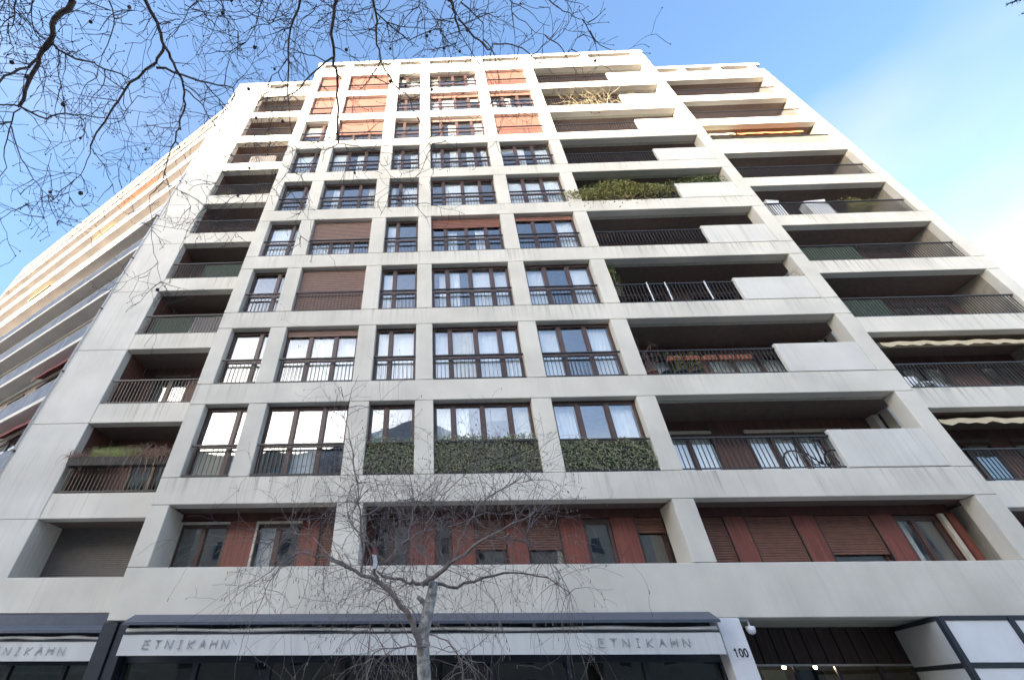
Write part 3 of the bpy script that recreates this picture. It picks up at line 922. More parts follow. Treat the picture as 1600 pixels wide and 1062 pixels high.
# local frame: x along the facade, y: -> negative is inwards ; facade looks to +y
LEN = 27.4
def nb(name, x0, x1, y0, y1, z0, z1, mat, bev=0.0, parent=None):
    """y measured inwards from the front plane"""
    return box(name, x0, x1, -y1, -y0, z0 - .12, z1 - .12, mat, parent or NA, bev, local=True)
SEG = 9
WALLB = plain("render_brown", (.26, .20, .165), .7, var=.25, scale=2)
SMOKE = plain("smoked_balustrade", (.12, .125, .15), .5, var=.3, scale=2, spec=.3)
DEP = .62                                         # depth of the walkway balconies
for k in range(-3, 8):
    z = 10.78 + 2.8 * k                           # underside of the balcony slab
    nb("slab", -1.4, LEN, 0, DEP + .3, z, z + .2, CONW, .01)
    nb("soffit", -1.4, LEN, .05, DEP - .01, z - .012, z - .002, CONP)
    nb("lintel", -1.4, LEN, DEP - .05, DEP + .04, z - .2, z - .014, CONP)
    rb = MB().mat(CONP); rb.tube([(-1.4, 0, 0), (LEN, 0, 0)], .022, 6)
    rb.build("handrail", NA, (0, -.05, z + 1.0 - .12), local=True)
    nb("back_wall", -1.4, LEN, DEP + .05, DEP + .25, z + .2, z + 2.8, WALLB)
    for i in range(SEG):
        a, c = -1.4 + (LEN + 1.4) * i / SEG, -1.4 + (LEN + 1.4) * (i + 1) / SEG
        nb("balustrade_panel", a + .02, c - .02, .04, .06, z + .26, z + .95, SMOKE)
        nb("balustrade_post", c - .02, c + .02, .03, .07, z + .2, z + .97, STEEL)
        xc = .2 + 3.0 * i
        wd = 2.0 if i % 2 else 1.5
        wo = link("window", window_frame_mesh(wd, 2.15, (.5, .5), 0, m=FRAME), NA, (xc, -DEP - .02, z + .22 - .12), True)
        WL[wo.name] = Vector((xc, -DEP - .02, z + .22))
        for s_ in (-1, 1):
            p = link("pane", box_mesh(wd / 2 - .14, .008, 1.95, GLASS), wo, (s_ * wd / 4, .0, 1.06), True)
for (k, a, c, m_) in ((6, 5.5, 10.0, CANVO), (4, 14.0, 17.0, CANVT), (5, 8.5, 11.0, CANVT), (0, -1.0, 3.8, CANVB), (-1, 0.0, 4.0, CANVB)):
    z = 10.78 + 2.8 * k
    b = MB().mat(m_)
    W = c - a; n = int(W / .3)
    for i in range(n):
        xa, xb = W * i / n, W * (i + 1) / n
        sa, sb = .015 * math.sin(i * 1.3), .015 * math.sin((i + 1) * 1.3)
        b.quad((xa, -DEP + .06, 2.56), (xa, -.22, 2.40 + sa), (xb, -.22, 2.40 + sb), (xb, -DEP + .06, 2.56))
        b.quad((xa, -.22, 2.40 + sa), (xa, -.21, 2.24 + sa), (xb, -.21, 2.24 + sb), (xb, -.22, 2.40 + sb))
    b.build("awning", NA, (a, 0, z - .12), local=True)
nb("roof_parapet", -1.4, LEN, .1, .3, 33.0 - .5, 33.0, CONW)
nb("roof_cap", -1.4, LEN, -.05, 1.6, 33.1, 33.5, CONW, .02)
nb("roof_slab", -1.4, LEN - .2, .5, 10, 32.2, 32.45, CORE)
nb("end_wall", LEN, LEN + .25, -.02, 10, .12, 33.4, CONW)
nb("end_wall", -1.7, -1.42, .3, 10, .12, 33.4, CONW)
nb("street_wall", -1.4, LEN, DEP + .05, DEP + .25, .12, 2.37, CORE)

# ------------------------------------------------------------------ buildings across the street (behind the camera; they shade and are mirrored)
OB = empty("townhouse_block", (-4, -29.3, .12))
tag(OB, "stone townhouse with gabled zinc roof across the street, mirrored in the windows", "building")
b = MB().mat(STONE); b.box(-24, 17, -12, 0, 0, 20.5)
b.build("wall", OB, (-4, -29.3, .12))
b = MB().mat(ZINC)
b.v += [(-24.5, .4, 20.5), (17.5, .4, 20.5), (.5, .4, 30.0), (-24.5, -12.4, 20.5), (17.5, -12.4, 20.5), (.5, -12.4, 30.0)]
b.v += [(17.5, .4, 23.0), (17.5, -12.4, 23.0)]
for q in ([0, 1, 6, 2], [5, 7, 4, 3], [0, 2, 5, 3], [2, 6, 7, 5], [1, 4, 7, 6], [3, 4, 1, 0]): b.face(q)
b.build("roof", OB, (-4, -29.3, .12))
for fl in range(6):
    for i in range(11):
        x = -4 - 22 + 3.6 * i + .5
        z = 1.2 + fl * 3.2
        wo = box("window", x, x + 1.2, -29.36, -29.28, z, z + 2.1, FRAMEL, OB)
        box("pane", x + .08, x + 1.12, -29.275, -29.265, z + .08, z + 2.02, NAVYD, wo)
CH = empty("corner_house", (38, -29.3, .12))
tag(CH, "lower stone house with flat roof, right of the gabled townhouse across the street", "building")
b = MB().mat(STONE); b.box(-23.5, 24, -12, 0, 0, 17.5); b.box(-23.8, 24.3, -12.3, .3, 17.5, 18.0)
b.build("wall", CH, (38, -29.3, .12))
for fl in range(5):
    for i in range(12):
        x = 16 + 3.8 * i; z = 1.2 + fl * 3.2
        wo = box("window", x, x + 1.3, -29.36, -29.28, z, z + 2.1, FRAMEL, CH)
        box("pane", x + .08, x + 1.22, -29.275, -29.265, z + .08, z + 2.02, NAVYD, wo)
TB = empty("tower_block", (-62, -64, .12))
tag(TB, "tall long block far across the street that shades the lower storeys", "building")
HT = 23.3 + 74.7 * math.tan(SUN_EL) / math.cos(SUN_AZ)
b = MB().mat(STONE); b.box(-45, 44, -14, 0, 0, HT - .12)
b.build("wall", TB, (-62, -64, .12))
for fl in range(11): box("string_course", -106, -19, -63.99, -63.8, 2 + fl * 3, 2.4 + fl * 3, CONW, TB)

# ------------------------------------------------------------------ things on the balconies
def leafy(name, mat, c, size, n, leaf=(.03, .07), seed=1, stems=None, droop=0.0):
    """bush: stems and many small leaf faces spread through an uneven volume"""
    rnd = random.Random(seed)
    root = empty(name, c)
    lob = [(Vector((rnd.uniform(-.5, .5) * size[0], rnd.uniform(-.4, .4) * size[1], rnd.uniform(.25, .8) * size[2])), rnd.uniform(.25, .5)) for _ in range(9)]
    b = MB().mat(mat)
    for _ in range(n):
        p0, r = rnd.choice(lob)
        d = Vector((rnd.gauss(0, 1), rnd.gauss(0, 1), rnd.gauss(0, 1))).normalized() * rnd.random() ** .5 * r
        p = p0 + Vector((d.x * size[0] * .7, d.y * size[1] * .8, d.z * size[2] * .8))
        if droop and rnd.random() < droop: p.z -= rnd.uniform(0, .6) * size[2]
        s = rnd.uniform(*leaf)
        u = Vector((rnd.gauss(0, 1), rnd.gauss(0, 1), rnd.gauss(0, 1))).normalized() * s
        v = u.orthogonal().normalized(); v.rotate(Matrix.Rotation(rnd.uniform(0, 6.28), 3, u.normalized())); v *= s * .5
        b.quad(p - u, p - v * .9, p + u, p + v * .9)
    b.build("foliage", root, c)
    st = MB().mat(stems or DRY)
    for p0, r in lob:
        st.tube([(p0.x * .2, p0.y * .2, 0), (p0.x * .6, p0.y * .6, p0.z * .55), tuple(p0)], [.012, .009, .004], 5)
    st.build("stem", root, c)
    return root
def stemmy(name, mat, c, size, n, seed, r=.006, up=.8, droop=.0, seglen=.16):
    """dry plant: a tangle of bare stems"""
    rnd = random.Random(seed)
    b = MB().mat(mat)
    for _ in range(n):
        p = Vector((rnd.uniform(-.5, .5) * size[0], rnd.uniform(-.5, .5) * size[1], rnd.uniform(0, .25) * size[2]))
        d = Vector((rnd.gauss(0, .5), rnd.gauss(0, .3), up)).normalized()
        pts = [p.copy()]
        for s in range(rnd.randint(4, 8)):
            d = (d + Vector((rnd.gauss(0, .35), rnd.gauss(0, .25), rnd.gauss(0, .3) - droop * s * .12))).normalized()
            p = p + d * seglen * size[2]
            pts.append(p.copy())
        b.tube(pts, [r * (1 - .7 * i / len(pts)) for i in range(len(pts))], 4, False)
    return b.build(name, None, c)
def pot(name, c, r, h, mat):
    b = MB().mat(mat); b.lathe([(r * .7, 0), (r * .95, h * .85), (r * 1.08, h * .85), (r * 1.08, h), (r * .92, h), (r * .9, h * .9)], n=14)
    root = empty(name, c)
    b.build("body", root, c, True)
    s = MB().mat(EARTH); s.lathe([(r * .89, h * .88), (.01, h * .91)], n=14); s.build("soil", root, c)
    return root
Z2, Z3, Z4 = BB(2) - .03, BB(3) - .03, BB(4) - .03
# bicycle on the storey-2 balcony
BK = empty("bicycle", (9.55, D + .42, Z2))
tag(BK, "black bicycle parked behind the railing next to the pale balcony panel", "bicycle")
def tub(bd, a, c, r, m_=BIKE): bd.mat(m_).tube([a, c], r, 6)
for nm, x in (("wheel", -.5), ("wheel", .52)):
    wb = MB().mat(RUBBER); wb.torus((0, 0, 0), .33, .02)
    wo = wb.build(nm, BK, (9.55 + x, D + .42, Z2 + .345), True)
    rb = MB().mat(STEEL); rb.torus((0, 0, 0), .308, .008); rb.build("rim", wo, (9.55 + x, D + .42, Z2 + .345))
    sb = MB().mat(STEEL)
    for i in range(14):
        a = i * 2 * math.pi / 14
        sb.tube([(0, 0, 0), (.305 * math.cos(a), 0, .305 * math.sin(a))], .0018, 3, False)
    sb.build("spokes", wo, (9.55 + x, D + .42, Z2 + .345))
fb = MB()
H_, Sx, Bb, Rw, Fw = (-.33, 0, .92), (.18, 0, .88), (.08, 0, .30), (.52, 0, .345), (-.5, 0, .345)
for a, c, r in ((H_, Sx, .017), ((-.36, 0, .80), Bb, .018), (Sx, Bb, .016), (Bb, Rw, .011), (Sx, Rw, .010), (H_, Fw, .014), ((-.30, 0, 1.02), H_, .014)): tub(fb, a, c, r)
fb.build("frame", BK, (9.55, D + .42, Z2), True)
hb = MB().mat(BIKE); hb.tube([(-.42, -.24, 1.08), (-.34, -.12, 1.05), (-.31, 0, 1.03), (-.34, .12, 1.05), (-.42, .24, 1.08)], .014, 6)
hb.build("handlebar", BK, (9.55, D + .42, Z2), True)
sb = MB().mat(RUBBER); sb.prism_z([(.05, 0), (.10, -.03), (.30, -.075), (.34, 0), (.30, .075), (.10, .03)], .95, .99); sb.mat(BIKE).tube([(.18, 0, .88), (.2, 0, .95)], .013, 6)
sb.build("saddle", BK, (9.55, D + .42, Z2))
cb = MB().mat(STEEL); cb.torus((.08, .03, .30), .09, .008, n=18); cb.mat(RUBBER); cb.tube([(.08, -.1, .30), (.2, -.1, .24)], .012, 5); cb.tube([(.08, .1, .30), (-.04, .1, .36)], .012, 5)
cb.build("crank", BK, (9.55, D + .42, Z2))
# storey-3 balcony: row of pots and hanging boxes
for (x, r, h, m_, lab) in ((6.2, .16, .26, POT, "terracotta pot at the far left of the storey-three balcony floor"), (6.62, .17, .24, POTD, "empty dark pot just right of the terracotta pot behind the railing"),
                           (7.05, .17, .25, POTD, "dark pot under the leafier green plant behind the railing"), (7.45, .16, .24, POTD, "dark pot under the smaller green plant behind the railing"), (7.85, .13, .16, POT, "low terracotta bowl at the right end of the pot row")):
    tag(pot("flower_pot", (x, D + .29, Z3 + .03), r, h, m_), lab, "flower pot", "pots on the storey-three balcony")
tag(leafy("potted_plant", GREEN, (7.05, D + .29, Z3 + .27), (.34, .3, .5), 420, (.02, .045), 21), "leafy green plant, taller of two in the pot row", "plant")
tag(leafy("potted_plant", GREEN, (7.45, D + .29, Z3 + .26), (.3, .28, .38), 300, (.02, .045), 22), "small green plant, shorter of two in the pot row", "plant")
tag(stemmy("bare_shrub", DRY, (6.2, D + .29, Z3 + .27), (.14, .14, 1.3), 7, 4, .008, 2.2, 0, .13), "bare stick-like shrub rising from the terracotta pot", "shrub")
for i in range(5):
    x = 6.95 + i * .5
    pb_ = MB().mat(POT); pb_.prism_x([(-.08, .14), (-.06, 0), (.06, 0), (.08, .14)], -.21, .21)
    q = pb_.build("window_box", None, (x, D + .22, BB(3) + .60))
    tag(q, ("terracotta window box on the railing, %s of five in the row" % ("first from the left", "second from the left", "middle one", "second from the right", "last on the right")[i]), "planter", "window boxes on the storey-three railing")
    if i in (0, 1): tag(leafy("trailing_plant", GREEN if i == 0 else OLIVE, (x, D + .22, BB(3) + .72), (.42, .2, .22), 220, (.018, .04), 40 + i), ("bright green plant in the leftmost window box" if i == 0 else "olive plant in the second window box"), "plant")
# storey-4 balcony: climber at the left, folding chairs
tag(leafy("climbing_plant", GREEN, (6.12, D + .3, BB(4) + .6), (.35, .45, 1.5), 1100, (.018, .045), 51), "climbing plant along the left end of the storey-four balcony", "plant")
def chair(c, lab):
    r = empty("folding_chair", c)
    m1 = MB().mat(POTD); m1.box(-.22, .22, -.2, .2, .42, .45); m1.build("seat", r, c)
    m1 = MB().mat(POTD); m1.prism_x([(.2, .45), (.23, .45), (.36, .9), (.33, .9)], -.22, .22); m1.build("backrest", r, c)
    for sx in (-.2, .2):
        m1 = MB().mat(STEEL); m1.tube([(sx, -.2, 0), (sx, .18, .44)], .012, 5); m1.build("leg", r, c)
        m1 = MB().mat(STEEL); m1.tube([(sx, .22, 0), (sx, -.18, .42)], .012, 5); m1.build("leg", r, c)
    return tag(r, lab, "chair", "chairs on the storey-four balcony")
chair((7.15, D + .6, Z4), "dark folding chair nearest the climbing plant, behind the railing")
chair((8.2, D + .6, Z4), "dark folding chair in the middle of the storey-four balcony")
chair((9.2, D + .6, Z4), "dark folding chair beside the pale panel of storey four")
for i, x in enumerate((7.0, 7.6, 8.9)):
    box("railing_post", x - .012, x + .012, D + .03, D + .066, BB(4) + .1, BB(4) + .93, WBOX, B)
# storey 6: dense hedge over the railing ; storey 9: pale bare vine
tag(leafy("balcony_hedge", OLIVE, (7.75, D + .02, BB(6) + .12), (4.0, .55, 1.2), 7500, (.025, .06), 61, droop=.15), "dense olive hedge spilling over the railing of a middle balcony", "hedge")
tag(leafy("climbing_shrub", GREEN, (9.3, D + .3, BB(6) + .85), (4.8, .5, .95), 3600, (.02, .05), 62), "darker green shrub growing above the olive hedge to the ceiling", "shrub")
tag(stemmy("bare_shrub", DRY, (11.0, D + .5, BB(6) + .6), (2.0, .4, 1.0), 34, 63, .008, 1.0), "bare tangled stems above the pale panel beside the hedge", "shrub")
tag(stemmy("bare_vine", VINE, (8.3, D + .35, BB(9) + .1), (2.6, .5, 1.7), 85, 64, .014, 1.0, .5), "pale leafless vine tangled behind a sunlit top balcony railing", "vine")
tag(stemmy("bare_shrub", DRY, (12.1, D + .05, BB(4) + 1.02), (.7, .2, .35), 12, 65, .006, .5), "small dry sprig lying on top of a pale balcony panel", "shrub")
# wind screens tied inside two left loggia railings
for (kk, xa_, xb_, m_) in ((4, -10.3, -8.9, NETG), (4, -8.85, -7.5, SHUTG), (5, -9.3, -7.6, NETG), (8, -9.6, -8.2, SHUTG)):
    cm = MB().mat(m_); n = int((xb_ - xa_) / .1)
    for i in range(n):
        a, c = (xb_ - xa_) * i / n, (xb_ - xa_) * (i + 1) / n
        y_ = lambda t: .014 * math.sin(t * 8 + kk)
        cm.quad((a, y_(a), 0), (c, y_(c), 0), (c, y_(c), .76), (a, y_(a), .76))
    cm.build("balcony_canvas", B, (xa_, DW + .12, BB(kk) + .08))
# left wing, storey 2: planter with grass and dry stems; storey 6-7: bushes
q = MB().mat(RUBBER); q.prism_x([(-.12, .24), (-.10, 0), (.10, 0), (.12, .24)], -1.5, 1.5)
tag(q.build("planter_box", None, (-9.0, DW - .10, BB(2) + .70)), "long dark planter box on the railing of the lowest left loggia", "planter")
tag(stemmy("dry_shrub", DRY, (-8.2, DW - .16, BB(2) + .82), (1.4, .25, .75), 240, 71, .006, .7, 2.6), "dry reddish shrub hanging over the right end of the planter", "shrub")
tag(stemmy("dry_shrub", DRY, (-9.95, DW - .10, BB(2) + .88), (1.3, .3, .42), 200, 72, .006, .5, 1.4), "dry brownish stems at the left end of the planter", "shrub")
rg = random.Random(73); q = MB().mat(GRASS)
for _ in range(900):
    x, y = rg.uniform(-.75, .65), rg.uniform(-.09, .09); h = rg.uniform(.14, .42); lx, ly = rg.gauss(0, .08), rg.gauss(0, .06)
    q.tri((x - .006, y, 0), (x + .006, y, 0), (x + lx, y + ly, h))
tag(q.build("grass_clump", None, (-9.2, DW - .10, BB(2) + .92)), "bright green grass tuft in the middle of the planter", "grass")
tag(leafy("balcony_bush", OLIVE, (-9.9, DW + .45, BB(7) - .03), (1.0, .4, .95), 700, (.02, .05), 74), "green bush at the left behind an upper left loggia railing", "bush")
tag(leafy("balcony_bush", DRY, (-8.5, DW + .45, BB(7) - .03), (1.2, .4, .95), 700, (.02, .05), 75), "tan bush right of the green one behind an upper left loggia railing", "bush")
tag(leafy("potted_plant", GREEN, (-9.2, DW + .5, BB(9) - .03), (.5, .4, .95), 380, (.02, .05), 76), "small green plant in the sunlit left loggia below the top one", "plant")
# right wing, storey 6
def crate(c, sx, sz, rz, lab):
    b = MB().mat(WBOX); b.box(-sx / 2, sx / 2, -.2, .2, 0, sz); b.box(-sx / 2 - .02, sx / 2 + .02, -.22, .22, sz, sz + .04)
    o = b.build("storage_box", None, c); o.rotation_euler = (0, 0, rz); return tag(o, lab, "box")
crate((14.5, DW + .34, BB(6) - .03), .55, 1.2, .1, "slim white box standing at the left of a right-wing loggia")
crate((16.3, DW + .36, BB(6) - .03), .8, 1.12, -.1, "wider white box behind the right-wing railing, right of the slim one")
tag(leafy("balcony_bush", OLIVE, (18.3, DW + .36, BB(6) + .3), (1.3, .4, 1.2), 900, (.025, .06), 81), "olive bush beside the white boxes in the right-wing loggia", "bush")
tag(leafy("balcony_bush", GRASS, (17.0, DW + .4, BB(5) - .03), (.6, .3, .35), 200, (.02, .05), 82), "low bright green plant at the foot of a right-wing railing", "bush")
c_ = (14.9, DW + .5, BB(3) - .03)
rr = empty("garden_chair", c_)
for nm, bx_ in (("seat", (-.22, .22, -.2, .2, .40, .43)), ("backrest", (-.22, .22, .18, .21, .43, .85))):
    m1 = MB().mat(WBOX); m1.box(*bx_); m1.build(nm, rr, c_)
for sx in (-.2, .2):
    for sy_ in (-.18, .18):
        m1 = MB().mat(WBOX); m1.box(sx - .02, sx + .02, sy_ - .02, sy_ + .02, 0, .40); m1.build("leg", rr, c_)
tag(rr, "white garden chair behind the railing under the cream striped awning", "chair")

# ------------------------------------------------------------------ trees
def jitter_poly(pts, rnd, sub=3, amp=.02):
    """subdivide a polyline with small kinks"""
    out_ = []
    for a, b in zip(pts[:-1], pts[1:]):
        for i in range(sub):
            t = i / sub
            p = a.lerp(b, t)
            if i: p = p + Vector((rnd.gauss(0, amp), rnd.gauss(0, amp), rnd.gauss(0, amp)))
            out_.append(p)
    out_.append(pts[-1])
    return out_
def grow(b, p, d, length, r, rnd, depth, droop, ends, kink=.28, seg=.16, sides=4, split=.35, rmin=.0028):
    """a twig with side twigs"""
    n = max(2, int(length / seg))
    pts, rad = [p.copy()], [r]
    kids = []
    for i in range(n):
        d = (d + Vector((rnd.gauss(0, kink), rnd.gauss(0, kink), rnd.gauss(0, kink) - droop))).normalized()
        p = p + d * seg
        pts.append(p.copy()); rad.append(max(rmin, r * (1 - .75 * (i + 1) / n)))
        if depth > 0 and rnd.random() < split: kids.append((p.copy(), d.copy(), rad[-1]))
    b.tube(pts, rad, sides, False)
    ends.append((pts[-1], d))
    for (q, dd, rr_) in kids:
        s = Vector((rnd.gauss(0, 1), rnd.gauss(0, 1), rnd.gauss(0, 1))); s = (s - dd * s.dot(dd)).normalized()
        grow(b, q, (dd * .55 + s * .8).normalized(), length * rnd.uniform(.35, .65), max(rmin, rr_ * .75), rnd, depth - 1, droop, ends, kink, seg * .85, sides, split, rmin)

# plane tree: trunk beside the camera, boughs reaching over it into the top of the view
PT = empty("plane_tree", (-4.6, -2.6, .12))
tag(PT, "bare plane tree reaching in from the top left, hung with seed balls", "tree")
rp = random.Random(21)
DP = 8.6
def pl(*uv, d0=DP, d1=None):
    d1 = d1 or d0
    n = len(uv) - 1
    return [atD(u, v, d0 + (d1 - d0) * i / max(1, n)) for i, (u, v) in enumerate(uv)]
crown_c = Vector((-4.4, -1.9, 8.2))
mains = [  # polyline, radius start, radius end
    (pl((115, 0), (85, 30), (80, 61), (61, 88), (44, 129), (30, 166), d0=8.4, d1=8.9), .052, .030),
    (pl((80, 61), (91, 78), (132, 95), (163, 108), (203, 124), d0=8.52, d1=8.9), .024, .012),
    (pl((58, 92), (30, 108), (0, 127), (-40, 150), d0=8.6, d1=8.3), .024, .014),
    (pl((30, 166), (0, 164), (-30, 166), d0=8.9, d1=8.7), .018, .010),
    (pl((30, 166), (73, 186), (102, 177), (146, 183), (190, 185), (215, 150), d0=8.9, d1=9.3), .020, .006),
    (pl((32, 170), (14, 204), (6, 245), (0, 290), d0=8.9, d1=9.1), .014, .006),
    (pl((18, 198), (33, 248), (52, 280), (75, 305), (92, 345), d0=9.0, d1=9.3), .012, .004),
    (pl((91, 78), (90, 105), (98, 150), (101, 200), d0=8.6, d1=8.8), .012, .005),
    (pl((227, 0), (249, 47), (256, 71), (271, 98), (286, 132), (290, 163), (281, 200), (268, 230), (254, 285), (234, 305), (237, 359), d0=8.5, d1=9.3), .036, .006),
    (pl((256, 71), (244, 98), (203, 129), (176, 169), (141, 229), d0=8.62, d1=9.0), .030, .016),
    (pl((244, 106), (285, 117), (325, 129), (364, 137), (363, 166), (330, 190), d0=8.7, d1=9.1), .026, .006),
    (pl((290, 140), (312, 159), (326, 183), (359, 234), (372, 262), d0=8.8, d1=9.2), .016, .005),
    (pl((319, 129), (352, 166), (386, 197), (420, 230), d0=8.9, d1=9.3), .014, .005),
    (pl((141, 229), (165, 262), (178, 300), (190, 330), d0=9.0, d1=9.2), .010, .004),
    (pl((141, 229), (132, 262), (110, 290), (108, 322), d0=9.0, d1=9.2), .010, .004),
    (pl((254, 285), (292, 305), (297, 330), (330, 345), d0=9.2, d1=9.4), .008, .004),
    (pl((237, 359), (240, 395), (252, 440), (268, 462), d0=9.3, d1=9.4), .008, .003),
    (pl((469, 0), (454, 44), (451, 95), (449, 146), (456, 210), (470, 260), d0=8.4, d1=8.9), .026, .006),
    (pl((451, 90), (425, 118), (410, 150), d0=8.6, d1=8.8), .012, .005),
    (pl((527, 0), (520, 34), (522, 88), (527, 119), (529, 169), (529, 224), d0=8.2, d1=8.7), .036, .022),
    (pl((520, 90), (488, 115), (458, 146), (420, 153), (390, 160), d0=8.4, d1=8.8), .022, .008),
    (pl((529, 224), (502, 234), (480, 265), (455, 300), d0=8.7, d1=8.9), .012, .004),
    (pl((529, 224), (560, 228), (590, 245), (610, 275), d0=8.7, d1=9.0), .012, .004),
    (pl((583, 0), (587, 20), (588, 60), (594, 94), (615, 132), (641, 154), (656, 192), (676, 225), (700, 262), d0=8.2, d1=9.0), .026, .005),
    (pl((594, 94), (581, 116), (615, 135), d0=8.5, d1=8.6), .014, .010),
    (pl((588, 20), (612, 42), (638, 64), (680, 46), (695, 57), (750, 40), d0=8.25, d1=8.8), .016, .006),
    (pl((703, 0), (712, 22), (718, 49), d0=8.2, d1=8.4), .034, .020),
    (pl((718, 49), (705, 90), d0=8.4, d1=8.5), .010, .004),
    (pl((716, 30), (740, 58), (762, 78), (768, 69), (800, 70), (826, 83), (841, 98), (878, 96), (901, 60), (922, 48), d0=8.3, d1=9.0), .020, .005),
    (pl((718, 49), (745, 95), (775, 140), (795, 170), d0=8.4, d1=8.8), .010, .003),
    (pl((720, 4), (755, 36), (754, 110), d0=8.2, d1=8.5), .016, .005),
    (pl((797, 0), (800, 20), (830, 45), (860, 60), d0=8.3, d1=8.6), .012, .004),
    (pl((858, 0), (880, 18), (905, 30), (925, 42), d0=8.3, d1=8.6), .012, .004),
    (pl((345, 0), (350, 25), (372, 50), (380, 90), d0=8.4, d1=8.8), .014, .004),
    (pl((410, 0), (400, 40), (372, 75), d0=8.4, d1=8.7), .014, .004),
    (pl((25, 0), (20, 40), (0, 70), d0=8.4, d1=8.6), .014, .005),
    (pl((170, 0), (178, 40), (160, 85), (150, 120), d0=8.5, d1=8.8), .014, .004),
    (pl((655, 0), (660, 30), (640, 60), d0=8.3, d1=8.5), .012, .004),
    (pl((359, 234), (345, 275), (322, 310), (335, 350), d0=9.2, d1=9.4), .007, .003),
    (pl((456, 210), (440, 255), (402, 290), (370, 330), d0=8.8, d1=9.2), .007, .003),
    (pl((470, 260), (478, 300), (462, 345), (470, 380), d0=8.9, d1=9.2), .006, .003),
    (pl((610, 275), (625, 300), (650, 320), d0=9.0, d1=9.2), .006, .003),
    (pl((108, 322), (70, 340), (45, 320), d0=9.2, d1=9.3), .006, .003),
    (pl((190, 330), (215, 352), (232, 345), d0=9.2, d1=9.3), .006, .003),
]
lb = MB().mat(BARK)
# trunk and the big boughs that carry the boughs in view
lb.tube([(-4.6, -2.6, .1), (-4.62, -2.58, .5), (-4.55, -2.5, 3.0), (-4.5, -2.3, 5.6), (-4.4, -1.9, 8.2)], [.36, .27, .23, .21, .18], 12)
def bough(p1, r1, mid=None):
    a = crown_c
    m_ = (a + p1) / 2 + Vector((0, -.3, 1.1)) if mid is None else mid
    pts = [a * (1 - t) ** 2 + m_ * 2 * t * (1 - t) + p1 * t * t for t in (0, .2, .4, .6, .8, 1)]
    lb.tube(pts, [.13 + (r1 - .13) * t for t in (0, .2, .4, .6, .8, 1)], 8, False)
for pts, r0, r1 in mains:
    if pts[0] in [m_[0][0] for m_ in mains] and r0 >= .012:
        v0 = (pts[0] - CAM)
        q = Vector((v0.dot(RT), v0.dot(UP), v0.dot(FW)))
        if 531 - FPX * q.y / q.z < 1: bough(pts[0], r0)
lb.build("trunk", PT, (0, 0, 0), True)
tw = MB().mat(BARKT); fr = MB().mat(BARKT)
ends = []
bb = MB().mat(BARK)
for pts, r0, r1 in mains:
    pp = jitter_poly(pts, rp, 3, .018)
    n = len(pp)
    bb.tube(pp, [.72 * (r0 + (r1 - r0) * i / (n - 1)) for i in range(n)], 7, False)
    L_ = sum((b_ - a_).length for a_, b_ in zip(pp[:-1], pp[1:]))
    for _ in range(int(L_ * 4.3) + 1):
        i = rp.randrange(1, n); p = pp[i]
        ax = (pp[i] - pp[i - 1]).normalized()
        s = Vector((rp.gauss(0, 1), rp.gauss(0, .8), rp.gauss(0, 1) - .35)); s = (s - ax * s.dot(ax)).normalized()
        grow(tw, p, (s * .9 + ax * .45).normalized(), rp.uniform(.35, 1.15), rp.uniform(.0055, .0095), rp, 2, .03, ends, .19, .10, 4, .31, .0032)
bb.build("branches", PT, (0, 0, 0), True)
# free hanging twigs from boughs above the frame
for _ in range(85):
    u = rp.uniform(0, 1) ** 1.35 * 780
    p = atD(u, rp.uniform(-60, 40), rp.uniform(8.2, 9.2))
    grow(tw, p, Vector((rp.gauss(0, .6), rp.gauss(.2, .5), -.5)).normalized(), rp.uniform(.5, 1.3), rp.uniform(.0055, .0095), rp, 2, .035, ends, .19, .11, 4, .33, .0032)
tag(tw.build("crown", PT), kind="stuff")
for (p, d) in ends:                              # buds and hanging seed balls
    if rp.random() < .6: fr.ball(p, rp.uniform(.007, .012), 4)
for (p, d) in rp.sample(ends, min(len(ends), 50)):
    q = p + Vector((rp.gauss(0, .02), rp.gauss(0, .02), -rp.uniform(.05, .14)))
    fr.tube([p, q], .0025, 3, False)
    fr.ball(q, rp.uniform(.020, .032), 7)
tag(fr.build("seed_balls", PT), kind="stuff")

